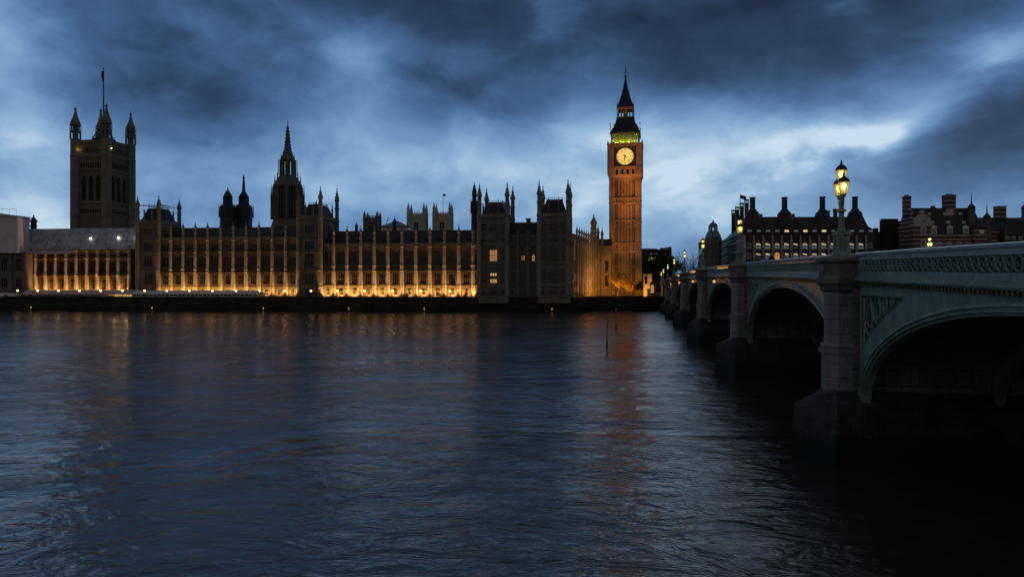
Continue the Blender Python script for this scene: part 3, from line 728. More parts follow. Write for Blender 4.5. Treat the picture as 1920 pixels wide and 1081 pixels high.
MB().lathe([(.1,0),(.35,.3),(.1,.6)],6).build('gallery_lamp', M['lamp_small'], t, (2.7,.3,zv(279)))

# central spire tower
Yc = 345; ux = lambda px: (px-960)/F*Yc; zc_ = lambda py: zz(py, Yc)
t = thing('spire_tower', 'octagonal stone lantern tower with a slender crocketed spire above the palace roofs', 'tower', (ux(539.5), Yc, 0), -BA)
R8 = 6.6; mb = MB()
mb.lathe([(R8*1.1,4),(R8*1.1,zc_(425)),(R8*1.02,zc_(412))], 8)
for k in range(8):                                    # corner piers between tall windows
    a = PI/8+k*PI/4; mb.lathe([(1.0,zc_(412)),(.95,zc_(352))], 6, (R8*.94*math.cos(a),R8*.94*math.sin(a),0))
    a = k*PI/4; d = R8*.88
    for q in (-.25, .25):
        mb.tube([(d*math.cos(a)-q*5*math.sin(a)*.55, d*math.sin(a)+q*5*math.cos(a)*.55, zc_(412)),(d*math.cos(a)-q*5*math.sin(a)*.55, d*math.sin(a)+q*5*math.cos(a)*.55, zc_(352))], .3, 4)
mb.lathe([(R8*1.02,zc_(352)),(R8*1.05,zc_(349)),(R8*.98,zc_(345)),(R8*.72,zc_(335)),(R8*.58,zc_(330))], 8)
mb.build('wall', M['stone_brown'], t)
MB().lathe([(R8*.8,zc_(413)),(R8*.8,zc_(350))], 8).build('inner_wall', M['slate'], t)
mb = MB()
for k in range(8):
    a = PI/8+k*PI/4; r = R8*1.14; mb.lathe([(.42,zc_(412)),(.40,zc_(372)),(.46,zc_(371)),(.3,zc_(364)),(.04,zc_(346))], 6, (r*math.cos(a),r*math.sin(a),0))
    r = R8*.9; mb.lathe([(.34,zc_(349)),(.3,zc_(340)),(.04,zc_(328))], 6, (r*math.cos(a),r*math.sin(a),0))
    r = R8*.72; mb.lathe([(.3,zc_(338)),(.26,zc_(332)),(.04,zc_(322))], 6, (r*math.cos(a),r*math.sin(a),0))
mb.build('pinnacle', M['stone_brown'], t)
mb = MB(); r2 = 3.2
for k in range(8):
    a = PI/8+k*PI/4; mb.lathe([(.78,zc_(331)),(.72,zc_(300))], 5, (r2*math.cos(a),r2*math.sin(a),0))
    mb.lathe([(.2,zc_(329)),(.18,zc_(303)),(.02,zc_(297))], 5, (r2*1.35*math.cos(a),r2*1.35*math.sin(a),0))
    mb.lathe([(.22,zc_(302)),(.18,zc_(294)),(.02,zc_(286))], 5, (r2*.95*math.cos(a),r2*.95*math.sin(a),0))
mb.lathe([(r2*1.05,zc_(301)),(r2*1.05,zc_(299)),(r2*.8,zc_(291)),(r2*.62,zc_(283))], 8); mb.lathe([(r2*1.2,zc_(334)),(r2*1.2,zc_(330.5))], 8); mb.lathe([(1.2,zc_(331)),(1.2,zc_(300))], 6); mb.build('lantern', M['stone_brown'], t)
mb = MB(); mb.lathe([(r2*.55,zc_(284)),(r2*.34,zc_(262)),(r2*.36,zc_(261)),(r2*.18,zc_(242)),(.12,zc_(232)),(.3,zc_(231)),(.05,zc_(224))], 8)
for j in range(7):
    z = 280-j*6.5; rr = r2*(.52-.055*j)
    for k in range(4): a = PI/8+k*PI/2; mb.box(rr*math.cos(a)-.16,rr*math.cos(a)+.16,rr*math.sin(a)-.16,rr*math.sin(a)+.16,zc_(z),zc_(z)+.45)
mb.build('spire', M['stone_brown'], t)

# dark ventilation turrets
def vent(label, cpx, Y, py_base, py_g, py_mid, py_top, wpx, small=False):
    s = Y/F; t = thing('ventilation_turret', label, 'turret', ((cpx-960)*s, Y, 0), -BA, 'dark ventilation turrets behind the palace front'); z = lambda p: zz(p, Y); r = wpx*s/2
    mb = MB(); mb.lathe([(r*.93,4),(r*.93,z(py_g+20)),(r,z(py_g+19)),(r*.95,z(py_g)),(r*.7,z(py_g-4)),(r*.5,z(py_mid+8))], 8); mb.build('body', M['iron'], t)
    q = MB()
    for k in range(8):
        a = PI/8+k*PI/4; q.lathe([(.2,z(py_g+20)),(.18,z(py_g+2)),(.03,z(py_g-6))], 5, (r*1.03*math.cos(a),r*1.03*math.sin(a),0))
    q.build('pinnacle', M['iron'], t)
    q = MB()
    for k in range(8): a = PI/8+k*PI/4; q.lathe([(.28,z(py_mid+9)),(.26,z(py_mid-3))], 5, (r*.5*math.cos(a),r*.5*math.sin(a),0))
    q.lathe([(r*.25,z(py_mid+8)),(r*.25,z(py_mid-4))], 6)
    q.lathe([(r*.56,z(py_mid-3)),(r*.6,z(py_mid-4)),(r*.42,z(py_mid-9)),(r*.2,z(py_mid-15)),(r*.1,z(py_top+8)),(r*.14,z(py_top+7)),(.05,z(py_top))], 8)
    q.build('cap', M['iron'], t)
vent('dark ventilation turret with a short bulbous cap, the squatter of a close pair', 427, 296, 425, 388, 373, 351, 30)
vent('dark ventilation turret with a tall pointed cap, the taller of a close pair', 457, 300, 425, 388, 374, 327, 33)
vent('dark slim ventilation turret rising behind the unlit pavilion tower', 889.5, 262, 425, 380, 361, 341, 13)

# pale twin towers of the abbey, the little church tower
def church(name, label, x0, x1, Y, py_par, py_pin, m, group=None, big=True, flag=None):
    s = Y/F; w = (x1-x0)*s; w_ = w*.86; t = thing(name, label, 'church tower', ((x0-960)*s+w*.05, Y, 0), -.05, group); z = lambda p: zz(p, Y)
    mb = MB(); mb.box(0,w_*.30,0,.9,z(440),z(py_par)); mb.box(w_*.70,w_,0,.9,z(440),z(py_par))
    mb.box(w_*.3,w_*.7,0,.9,z(py_par+16),z(py_par)); mb.box(w_*.3,w_*.36,0,.9,z(440),z(py_par+16)); mb.box(w_*.64,w_*.7,0,.9,z(440),z(py_par+16)); mb.box(w_*.485,w_*.515,.2,.8,z(440),z(py_par+16))
    mb.box(0,w_,.9,w_,4,z(py_par)-.2); mb.box(-.2,w_+.2,-.25,-.001,z(py_par+9),z(py_par+7.5))
    for i in range(9): x = w_*(i+.25)/9; mb.box(x,x+w_/18,.0,.6,z(py_par),z(py_par)+1.3); mb.box(w_-.6,w_,x+.01,x+w_/18,z(py_par)-.01,z(py_par)+1.3)
    mb.build('wall', M[m], t)
    MB().box(w_*.34,w_*.66,.5,.6,z(440),z(py_par+15)).build('louvre', M['slate'], t)
    rr = w_*.115
    for x, y in ((0,0),(w_,0),(0,w_),(w_,w_)):
        b = MB().lathe([(rr,4),(rr,z(py_par)+.3),(rr*1.12,z(py_par)+.5),(rr*.85,z(py_par)+1.2)], 8); o = b.build('buttress', M[m], t, (x,y,0))
        MB().lathe([(rr*.9,0),(rr*.8,(z(py_pin)-z(py_par))*.3),(rr*.95,(z(py_pin)-z(py_par))*.33),(.06,z(py_pin)-z(py_par)-.3)], 8).build('pinnacle', M[m], o, (0,0,z(py_par)+.3))
    if flag:
        mb = MB(); mb.tube([(w_/2,w_/2,z(py_par)),(w_/2,w_/2,z(flag))], [.22,.12], 5); mb.build('flagpole', M['white_paint'], t)
        n = 6; q = MB(); A = [(w_/2+.1+.36*i, w_/2+.25*math.sin(i), z(flag)-.2-.06*i) for i in range(n)]; B = [(a[0],a[1]+.1,a[2]-1.8) for a in A]
        q.strip(A,B); q.strip([(a[0],a[1]+.06,a[2]) for a in A],[(a[0],a[1]+.06,a[2]) for a in B]); q.build('flag', M['coat'], t)
church('abbey_tower', 'pale stone abbey tower without a flag, nearer the pyramid roof', 764, 798, 520, 401, 379, 'stone_pale', 'twin pale abbey towers')
church('abbey_tower', 'pale stone abbey tower flying a small flag on a tall pole', 812, 846.5, 520, 400, 378, 'stone_pale', 'twin pale abbey towers', flag=361)
church('church_tower', 'small dark church tower with four thin pinnacles and louvred openings', 682, 710, 430, 408, 394.5, 'stone_grey')
# sheeted hall with pyramid roof, fleche, crane, far pinnacles
Y = 360; s = Y/F; t = thing('hall_roof', 'grey pyramid-roofed temporary cover standing behind the floodlit wing', 'roof', ((740-960)*s, Y, 0), 0)
mb = MB(); mb.frus((-7.5,6.6,0,14), zz(440,Y), (-6.6,6.6,1,13), zz(425,Y)); mb.build('sheet_wall', M['sheeting'], t)
mb = MB(); mb.frus((-7,7,0,14), zz(425,Y), (-7.2,7.2,-.2,14.2), zz(423.6,Y)); mb.frus((-7,7,-.2,14.2), zz(423.6,Y)+.02, (-.3,.3,6.8,7.2), zz(411.5,Y)); mb.build('roof', M['lead'], t)
MB().box(6.7,28,2,10,zz(440,Y),zz(430.5,Y)).build('sheet_roof', M['sheeting_roof'], t)
def fleche(label, px, Y, py0, py1, r):
    t = thing('spirelet', label, 'spirelet', ((px-960)*Y/F, Y, 0), 0, 'small spirelets behind the palace roofs'); h = zz(py1,Y)-zz(py0,Y)
    MB().lathe([(r*1.2,4),(r*1.2,zz(py0,Y))], 8).build('base', M['iron'], t); pinnacle_mb(r, h).build('spire', M['iron'], t, (0,0,zz(py0,Y)))
fleche('black spirelet in front of the grey pyramid roof', 740, 330, 432, 406, .95)
fleche('small dark spirelet beside the little church tower', 668.5, 330, 434, 417, .7)
fleche('tiny thin spirelet close to the little church tower', 677, 340, 434, 427, .3)
fleche('dark lantern spirelet between the sheeted box and the flag tower', 63, 330, 432, 402, 1.3)
Y = 700; t = thing('tower_crane', 'thin distant crane jib poking up beside the pyramid roof', 'crane', ((724.5-960)*Y/F, Y, 0), 0)
mb = MB(); mb.tube([(0,0,4),(0,0,zz(421,Y))], .5, 4); mb.build('mast', M['lead'], t); mb = MB(); mb.tube([(-.4,0,zz(421,Y)),(2.0,0,zz(408,Y))], .3, 4); mb.build('jib', M['lead'], t)

# ------------------------------------------------------------------ clock tower
Yb = 291; CR = -math.radians(11.0)
ctr = at(1173, 500, Yb+6.6); t = thing('clock_tower', 'tall floodlit gothic clock tower with a glowing dial and green lit belfry', 'clock tower', (ctr.x, ctr.y, 0), CR)
CT = t; zb_ = lambda py: zz(py, Yb)
hw = 6.35                                             # half width of the shaft
def four(fn):
    for k in range(4): fn(Matrix.Rotation(k*PI/2, 4, 'Z'))
def part4(name, m, fn, parent=CT):
    mb = MB()
    for k in range(4):
        f = MB(); fn(f); f.moved(Matrix.Rotation(k*PI/2, 4, 'Z')); o = len(mb.v); mb.v += f.v; mb.f += [tuple(i+o for i in q) for q in f.f]
    return mb.build(name, M[m], parent)
MB().box(-hw+.7,hw-.7,-hw+.7,hw-.7,4,zb_(331)).build('core', M['stone_recess_shade'], CT)
def shaft_face(f):
    Z = [4, zb_(532), zb_(500), zb_(472.5), zb_(456), zb_(413.7), zb_(381), zb_(371), zb_(334)]
    f.box(-hw, -hw+2.3, -hw, -hw+1.2, 4, Z[-1]); f.box(hw-2.3, hw-1.2, -hw, -hw+1.2, 4, Z[-1])
    for x in (-2.5,-1.15,.2-.2,1.15,2.5): f.box(x-.36, x+.36, -hw+.12, -hw+.7, 4, Z[-1])
    for x in (-3.3,-1.82,-.58,.58,1.82,3.3): f.box(x-.09, x+.09, -hw+.3, -hw+.7, 4, Z[-1])
    for za, zb2 in ((532,529),(501,498),(474,470),(457,454),(414.5,412),(382,379),(372.5,369.5),(337,334)): f.box(-hw-.18, hw-.001+.18, -hw-.2, -hw+.65, zb_(za), zb_(zb2))
    for za, zb2, n in ((470,457,9),(379,372.5,11),(427,414.5,5)):
        for i in range(n): x = -hw+2.5+(2*hw-5)*i/(n-1); f.box(x-.16, x+.16, -hw-.05, -hw+.65, zb_(za), zb_(zb2))
    for x in (-hw+.5, -hw+1.75): f.box(x-.12, x+.12, -hw-.12, -hw-.001, 4, Z[-1])
    for x in (hw-.5, hw-1.75): f.box(x-.12, x+.12, -hw-.12, -hw-.001, 4, Z[-1])
part4('shaft', 'clock_stone', shaft_face)
part4('buttress', 'clock_stone', lambda f: (f.box(-hw-.55,-hw+1.6,-hw-.55,-hw+.2,4,zb_(532)), f.box(hw-1.6,hw-.2,-hw-.55,-hw+.2,4,zb_(532)), f.box(-hw-.3,-hw+1.4,-hw-.32,-hw+.2,zb_(532),zb_(474)), f.box(hw-1.4,hw-.2,-hw-.32,-hw+.2,zb_(532),zb_(474))))
cw = 7.0
def stage(f):
    f.rings([[(-hw-.1,-hw-.1,zb_(334)),(hw+.1,-hw-.1,zb_(334)),(hw-1,-hw+1,zb_(334)),(-hw+1,-hw+1,zb_(334))], [(-cw,-cw,zb_(327)),(cw,-cw,zb_(327)),(cw-1.2,-cw+1.2,zb_(327)),(-cw+1.2,-cw+1.2,zb_(327))]])
    f.box(-cw,-cw+2.6,-cw,-cw+1.2,zb_(327),zb_(270)); f.box(cw-2.6,cw-1.2,-cw,-cw+1.2,zb_(327),zb_(270))
    for i in range(5):
        x = -4.3+8.6*i/4; f.box(x-.62,x+.62,-cw,-cw+.7,zb_(327),zb_(317))
    f.box(-cw+2.6,cw-2.6,-cw,-cw+.7,zb_(317),zb_(311.5)); f.box(-cw+2.6,cw-2.6,-cw,-cw+.7,zb_(274.5),zb_(270))
    f.box(-cw-.25,cw-.001+.25,-cw-.3,-cw+.9,zb_(270),zb_(268.6)); f.box(-cw-.15,cw-.001+.15,-cw-.2,-cw+.9,zb_(313.5),zb_(312))
    for x in (-cw+.35,-cw+1.3,-cw+2.25): f.box(x-.12,x+.12,-cw-.14,-cw-.001,zb_(327),zb_(270)); f.box(-x-.12,-x+.12,-cw-.14,-cw-.001,zb_(327),zb_(270))
    for i in range(13): x = -cw+.3+(2*cw-.6)*i/12; f.box(x-.3,x+.3,-cw-.15,-cw+.25,zb_(268.6),zb_(266.6))
part4('clock_stage', 'clock_stone', stage)
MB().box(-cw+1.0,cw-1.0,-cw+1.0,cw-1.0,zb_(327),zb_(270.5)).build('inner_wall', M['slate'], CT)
# dials
NUM = {1:'I',2:'II',3:'III',4:'IIII',5:'V',6:'VI',7:'VII',8:'VIII',9:'IX',10:'X',11:'XI',12:'XII'}
zd = zb_(293); RD = 3.5
def flat_bar(mb, p, q, w, y0, y1):
    p, q = Vector(p), Vector(q); d = (q-p).normalized(); n = Vector((-d.y, d.x))*w/2
    a = [p+n, q+n, q-n, p-n]; mb.rings([[(v.x,y0,v.y) for v in a], [(v.x,y1,v.y) for v in a]])
def disc(mb, r0, r1, y0, y1, n=48):
    for i in range(n):
        a, b = 2*PI*i/n, 2*PI*(i+1)/n
        q = [(r0*math.cos(a),r0*math.sin(a)),(r1*math.cos(a),r1*math.sin(a)),(r1*math.cos(b),r1*math.sin(b)),(r0*math.cos(b),r0*math.sin(b))]
        mb.rings([[(x,y0,z) for x,z in q],[(x,y1,z) for x,z in q]])
dialm = MB(); disc(dialm, .001, RD, 0, .06)
ring = MB(); disc(ring, RD, RD+.28, -.14, .06); disc(ring, 2.02, 2.12, -.03, 0); disc(ring, 2.98, 3.06, -.03, 0); disc(ring, 3.40, RD, -.03, 0); disc(ring, 1.15, 1.2, -.02, 0)
for i in range(60):
    a = 2*PI*i/60; flat_bar(ring, (3.04*math.sin(a),3.04*math.cos(a)), (3.42*math.sin(a),3.42*math.cos(a)), .07 if i % 5 else .18, -.03, 0)
for i in range(12):
    a = 2*PI*i/12+PI/12; flat_bar(ring, (.3*math.sin(a),.3*math.cos(a)), (2.02*math.sin(a),2.02*math.cos(a)), .05, -.02, 0)
nums = MB()
for h, sx in NUM.items():
    a = 2*PI*h/12; er = Vector((math.sin(a),math.cos(a))); et = Vector((math.cos(a),-math.sin(a)))
    wds = {'I':.17,'V':.36,'X':.36}; tot = sum(wds[c] for c in sx); x = -tot/2
    pt = lambda u, v: er*(2.2+v*.7)+et*u
    for c in sx:
        w_ = wds[c]
        if c == 'I': flat_bar(nums, pt(x+w_/2,0), pt(x+w_/2,1), .09, -.04, 0)
        elif c == 'V': flat_bar(nums, pt(x+.05,1), pt(x+w_/2,0), .09, -.04, 0); flat_bar(nums, pt(x+w_-.05,1), pt(x+w_/2,0), .06, -.045, 0)
        else: flat_bar(nums, pt(x+.05,0), pt(x+w_-.05,1), .09, -.04, 0); flat_bar(nums, pt(x+w_-.05,0), pt(x+.05,1), .06, -.045, 0)
        x += w_
am = 2*PI*23/60; ah = 2*PI*(6+23/60)/12
minute = MB(); flat_bar(minute, (-.9*math.sin(am),-.9*math.cos(am)), (3.15*math.sin(am),3.15*math.cos(am)), .2, -.2, -.14); flat_bar(minute, (-.9*math.sin(am),-.9*math.cos(am)), (.2*math.sin(am),.2*math.cos(am)), .34, -.21, -.15)
hour = MB(); flat_bar(hour, (-.6*math.sin(ah),-.6*math.cos(ah)), (2.0*math.sin(ah),2.0*math.cos(ah)), .34, -.12, -.06); disc(hour, .001, .3, -.12, -.06, 12)
spand = MB()                                          # dark gilt square round the dial
for i in range(48):
    a, b = 2*PI*i/48, 2*PI*(i+1)/48; q = lambda a: 4.05/max(abs(math.cos(a)),abs(math.sin(a)))
    P_ = [((RD+.25)*math.cos(a),(RD+.25)*math.sin(a)),(q(a)*math.cos(a),q(a)*math.sin(a)),(q(b)*math.cos(b),q(b)*math.sin(b)),((RD+.25)*math.cos(b),(RD+.25)*math.sin(b))]
    spand.rings([[(x,-.02,z) for x,z in P_],[(x,.2,z) for x,z in P_]])
mm = {n: b.mesh(n, M[m_]) for n, b, m_ in (('clock_face',dialm,'dial'),('dial_ring',ring,'iron'),('numerals',nums,'iron'),('minute_hand',minute,'iron'),('hour_hand',hour,'iron'),('dial_surround',spand,'old_gold'))}
for k in range(4):
    a = k*PI/2; R_ = Matrix.Rotation(a,4,'Z'); p = R_ @ Vector((0,-cw+.45,zd)); o = link('clock_face', mm['clock_face'], CT, p, a)
    for n in ('dial_ring','numerals','minute_hand','hour_hand','dial_surround'): link(n, mm[n], o)
# belfry, roofs, lantern, spire
bw = 5.75
def belf(f):
    for i in range(8):
        x = -bw+.45+(2*bw-.9)*i/7; f.box(x-.24,x+.24,-bw,-bw+.6,zb_(268),zb_(252))
        if i < 7:
            x1 = x+(2*bw-.9)/7; c = (x+x1)/2
            f.rings([[(x+.2,-bw,zb_(250)),(x+.2,-bw,zb_(254)),(c,-bw,zb_(250))],[(x+.2,-bw+.5,zb_(250)),(x+.2,-bw+.5,zb_(254)),(c,-bw+.5,zb_(250))]]); f.rings([[(x1-.2,-bw,zb_(250)),(x1-.2,-bw,zb_(254)),(c,-bw,zb_(250))],[(x1-.2,-bw+.5,zb_(250)),(x1-.2,-bw+.5,zb_(254)),(c,-bw+.5,zb_(250))]])
    f.box(-bw,bw-.6,-bw,-bw+.6,zb_(251),zb_(248))
part4('belfry', 'stone', belf)
MB().box(-bw+1.5,bw-1.5,-bw+1.5,bw-1.5,zb_(268),zb_(249)).build('bell_chamber', M['stone_grey'], CT)
MB().box(-cw+.2,cw-.2,-cw+.2,cw-.2,zb_(270.4),zb_(269.5)).build('gallery_floor', M['clock_stone'], CT)
def sq(hw_, z): return [(-hw_,-hw_,z),(hw_,-hw_,z),(hw_,hw_,z),(-hw_,hw_,z)]
mb = MB(); mb.rings([sq(bw+.35,zb_(248.6)), sq(bw+.45,zb_(247.4)), sq(5.1,zb_(240)), sq(4.3,zb_(231)), sq(3.6,zb_(219)), sq(3.75,zb_(218.5)), sq(3.75,zb_(217.2))])
for k in range(4):
    for i, (x, py, hh) in enumerate(((-2.6,241,.9),(0,241,.9),(2.6,241,.9),(-1.3,233,.8),(1.3,233,.8))):
        d = MB(); y = -(5.1 if py == 241 else 4.5); d.rings([[(x-.35,y-.35,zb_(py)),(x+.35,y-.35,zb_(py)),(x,y-.35,zb_(py)+hh*1.5)],[(x-.35,y+.8,zb_(py)),(x+.35,y+.8,zb_(py)),(x,y+.8,zb_(py)+hh*1.5)]]); d.moved(Matrix.Rotation(k*PI/2,4,'Z')); o = len(mb.v); mb.v += d.v; mb.f += [tuple(j+o for j in q) for q in d.f]
mb.build('lower_roof', M['slate'], CT)
lw = 3.1
def lant(f):
    for i in range(6): x = -lw+.2+(2*lw-.4)*i/5; f.box(x-.15,x+.15,-lw,-lw+.3,zb_(217.2),zb_(200))
    f.box(-lw-.05,lw-.3,-lw-.05,-lw+.3,zb_(201),zb_(196)); f.box(-lw,lw-.3,-lw,-lw+.25,zb_(217.2),zb_(214.5))
part4('lantern', 'clock_stone', lant)
MB().box(-.9,.9,-.9,.9,zb_(217.2),zb_(200)).build('lantern_core', M['iron'], CT)
mb = MB(); mb.rings([sq(3.4,zb_(196)),sq(3.45,zb_(194.6)),sq(2.6,zb_(186)),sq(1.75,zb_(173)),sq(1.0,zb_(158)),sq(.55,zb_(145)),sq(.3,zb_(136))]); mb.build('spire', M['slate'], CT)
mb = MB(); mb.lathe([(.3,zb_(136)),(.6,zb_(135)),(.6,zb_(133.6)),(.2,zb_(132.5)),(.14,zb_(122)),(.3,zb_(121)),(.12,zb_(120)),(.04,zb_(114))], 8)
for k in range(4):
    a = k*PI/2; mb.tube([(0,0,zb_(129)),(.8*math.cos(a),.8*math.sin(a),zb_(127)),(.9*math.cos(a),.9*math.sin(a),zb_(125.4))], .08, 4); mb.tube([(0,0,zb_(124)),(.5*math.cos(a),.5*math.sin(a),zb_(124))], .07, 4)
mb.build('finial', M['iron'], CT)
mb = MB()
for x in (-1,1):
    for y in (-1,1):
        mb.tube([(x*(cw-.1),y*(cw-.1),zb_(270)),(x*(cw-.1),y*(cw-.1),zb_(262))],[.35,.08],5); mb.tube([(x*(bw+.2),y*(bw+.2),zb_(250)),(x*(bw+.2),y*(bw+.2),zb_(229))],[.14,.05],4); mb.lathe([(.05,0),(.3,.2),(.3,.5),(.05,.7)],6,(x*(bw+.2),y*(bw+.2),zb_(233)))
        mb.tube([(x*3.4,y*3.4,zb_(217)),(x*3.4,y*3.4,zb_(178))],[.12,.04],4)
mb.build('corner_pinnacle', M['iron'], CT)
for k in range(4):
    for q in (-3.6,-1.2,1.2,3.6):
        p = Matrix.Rotation(k*PI/2,4,'Z') @ Vector((q,-bw+1.05,zb_(267)))
        lamp('POINT', 'belfry_glow', p, 420, (.78,1,.10), CT, radius=.25)
        if k in (0,): lamp('POINT', 'belfry_glow', Vector((q,-bw-.7,zb_(267.2))), 130, (.80,1,.10), CT, radius=.2)
lamp('POINT', 'lantern_glow', (0,-1.9,zb_(204)), 60, (1,.5,.15), CT, radius=.3)
# floodlights on the tower: from the ground and from the neighbouring roofs
for dx, dy, z, tz, e, ang in ((1,-28,5,30,7000,38),(-2,-30,5,50,32000,24),(4,-34,6,42,20000,22),(0,-30,12,66,16000,24),(0,-22,14,76,12000,32)):
    q = Vector((ctr.x+dx, ctr.y+dy, z)); lamp('SPOT', 'floodlight_beam', q, e*2.3, (1,.31,.06), target=(ctr.x-.3, ctr.y-6, tz), angle=ang, blend=1, radius=.4)

# ------------------------------------------------------------------ bridge
B = thing('bridge', 'green cast iron road bridge of seven arches on grey granite piers', 'bridge', (0,0,0), -BA)
T0, TF, T1 = 10.36, 10.95, 42.1                       # shaft line, spandrel face, far shaft line
sp_ = [38.5]
for d in (35.2,38.2,39.8,38.2,35.2,32.2): sp_.append(sp_[-1]+d)
PS = [sp_[0]-33.2]+sp_                                 # abutment, six piers, abutment
top = lambda s: 11.35-1.0e-4*(s-130)**2
cbot = lambda s: top(s)-1.64
SPR = 3.1
HP = .96
def octa(mb, prof, t, s): mb.lathe(prof, 8, (t, s, 0))
def pier_meshes(s, near):
    zt = top(s); t = T0
    mb = MB()
    octa(mb, [(.95,3.5),(.95,5.45),(1.06,5.5),(1.08,5.7),(.98,5.78),(1.02,5.9),(.83,6.05),(.81,zt-1.97)], t, s)
    return mb
def pier_cap(s):
    zt = top(s); t = T0; mb = MB()
    octa(mb, [(.81,zt-1.965),(1.0,zt-1.85),(1.05,zt-1.62),(1.22,zt-1.5),(1.24,zt-1.3),(1.06,zt-1.15),(1.04,zt-.55),(1.22,zt-.42),(1.24,zt-.3),(1.05,zt-.18),(.6,zt-.14)], t, s)
    return mb
for i, s in enumerate(PS):
    pier_meshes(s, i < 4).build('pier', M['granite'], B); pier_cap(s).build('pier_cap', M['granite_soot'], B)
    mb = MB(); pl_ = lambda g, z, tip=8.1: [(tip-g,s,z),(9.75-g*.6,s-1.55-g,z),(T1+1.5,s-1.55-g,z),(T1+1.5,s+1.55+g,z),(9.75-g*.6,s+1.55+g,z)]
    inner = [(9.55,s,3.72),(9.9,s-.95,3.72),(T1+.5,s-.95,3.72),(T1+.5,s+.95,3.72),(9.9,s+.95,3.72)]
    mb.rings([pl_(.25,-1.5), pl_(.0,2.9), inner]); mb.build('cutwater', M['granite_wet'], B)
    MB().box(TF-.3, T1, s-HP, s+HP, 3.0, cbot(s)).build('pier_wall', M['granite_dark'], B)
def arch(i):
    s0, s1 = PS[i]+HP, PS[i+1]-HP; c = (s0+s1)/2; a = (s1-s0)/2-.36; zc = top(c)-2.12; b = zc-SPR
    N = 56; ang = [PI*k/N for k in range(N+1)]
    ell = lambda off, k: (c+(a+off)*math.cos(ang[k]), SPR+(b+off)*math.sin(ang[k]))
    near = i < 3
    # spandrel plate with two pierced corners
    outer = [(s0,SPR)]; nt = 24
    outer += [(s0+(s1-s0)*k/nt, cbot(s0+(s1-s0)*k/nt)) for k in range(nt+1)]
    outer += [(s1,SPR)]+[ell(.34,k) for k in range(1,N)]+[]
    outer = [(s0,SPR)]+[(s0+(s1-s0)*k/nt, cbot(s0+(s1-s0)*k/nt)) for k in range(nt+1)]+[(s1,SPR)]+[ell(.34,k) for k in range(0,N+1)]
    holes = []
    oe = 1.5
    for side in (1,-1):
        h = []; zt = cbot(s1 if side > 0 else s0)-.42
        edge = (s1-.32) if side > 0 else (s0+.32)
        lo = None; curve = []
        for k in range(0, 200):
            th = PI/2*k/199; x = (a+oe)*math.cos(th); z = SPR+(b+oe)*math.sin(th)
            if x <= abs(edge-c) and z <= zt: curve.append((c+side*x, z))
        if len(curve) > 6:
            curve = curve[::max(1, len(curve)//14)]
            holes.append([(edge,zt)]+[(edge, curve[0][1]+.02)]+curve+[(curve[-1][0],zt)])
    def tess(polys):
        allp = [p for q in polys for p in q]
        tr = tessellate_polygon([[Vector((x,z,0)) for x,z in q] for q in polys]); return allp, tr
    mb = MB(); allp, tr = tess([outer]+holes)
    mb.add([(TF,x,z) for x,z in allp], tr)
    for h in holes:
        n = len(h); mb.add([(TF,x,z) for x,z in h]+[(TF+.4,x,z) for x,z in h], [(j,(j+1)%n,n+(j+1)%n,n+j) for j in range(n)])
        p2, t2 = tess([h]); mb.add([(TF+.4,x,z) for x,z in h], t2)
    mb.build('spandrel', M['bridge_green'], B)
    # tracery in the pierced corners
    for h in holes:
        q = MB(); n = len(h)
        q.tube([(TF-.02,x,z) for x,z in h], .055, 4, True)
        edge, zt = h[0]; sgn = 1 if h[-1][0] > edge else -1
        if near:
            x = 0; cur = [(abs(p[0]-edge), p[1]) for p in h[1:-1]]
            zlow = lambda d: next((z for e, z in cur if e >= d), zt)
            ds = [.75,1.95,3.0,3.9]; rs = [.62,.46,.34,.24]
            for d, r0 in zip(ds, rs):
                gap = zt-zlow(d); r0 = min(r0, gap*.42)
                if r0 < .12: continue
                hh = min(gap*.46, r0*1.9); cz = zt-hh-.05
                q.tube([(TF+.10, edge+sgn*(d+r0*math.cos(2*PI*k/20)), cz+hh*math.sin(2*PI*k/20)) for k in range(20)], .06, 4, True)
                q.tube([(TF+.14, edge+sgn*(d+r0*.62*math.cos(2*PI*k/16)), cz+hh*.62*math.sin(2*PI*k/16)) for k in range(16)], .045, 4, True)
            q.tube([(TF+.1,edge+sgn*.1,zt-.1),(TF+.1,edge+sgn*.1,h[1][1]+.1)], .05, 4)
        q.build('tracery', M['bridge_green'], B)
    # arch ring, stepped mouldings
    prof = [(.40,-.001),(.40,-.10),(.28,-.12),(.26,-.02),(.20,-.02),(.18,-.075),(.11,-.075),(.09,.07),(.0,.07),(.0,.42),(.34,.42)]
    mb = MB()
    def ep(off, k): return ell(off, k)
    for j in range(len(prof)-1):
        (o1,d1),(o2,d2) = prof[j], prof[j+1]
        mb.strip([(TF+d1,*ep(o1,k)) for k in range(N+1)], [(TF+d2,*ep(o2,k)) for k in range(N+1)])
    mb.build('arch_ring', M['bridge_green'], B)
    # ribs and vault under the road
    nr = 7 if i < 4 else 3
    for r in range(1, nr):
        t = TF+1.2+(T1-TF-1.6)*r/(nr-1); mb = MB(); Nk = range(0, N+1, 2)
        for (o1,t1),(o2,t2) in (((0,-.2),(0,.2)),((0,.2),(.7,.2)),((.7,.2),(.7,-.2)),((.7,-.2),(0,-.2))):
            mb.strip([(t+t1,*ep(o1,k)) for k in Nk],[(t+t2,*ep(o2,k)) for k in Nk])
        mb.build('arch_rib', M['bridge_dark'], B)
    mb = MB(); va = lambda k: (c+(a+1.4)*math.cos(ang[k]), SPR+(b+.46)*math.sin(ang[k]))
    mb.strip([(TF+.4,*va(k)) for k in range(0,N+1,2)],[(T1,*va(k)) for k in range(0,N+1,2)]); mb.build('vault', M['bridge_dark'], B)
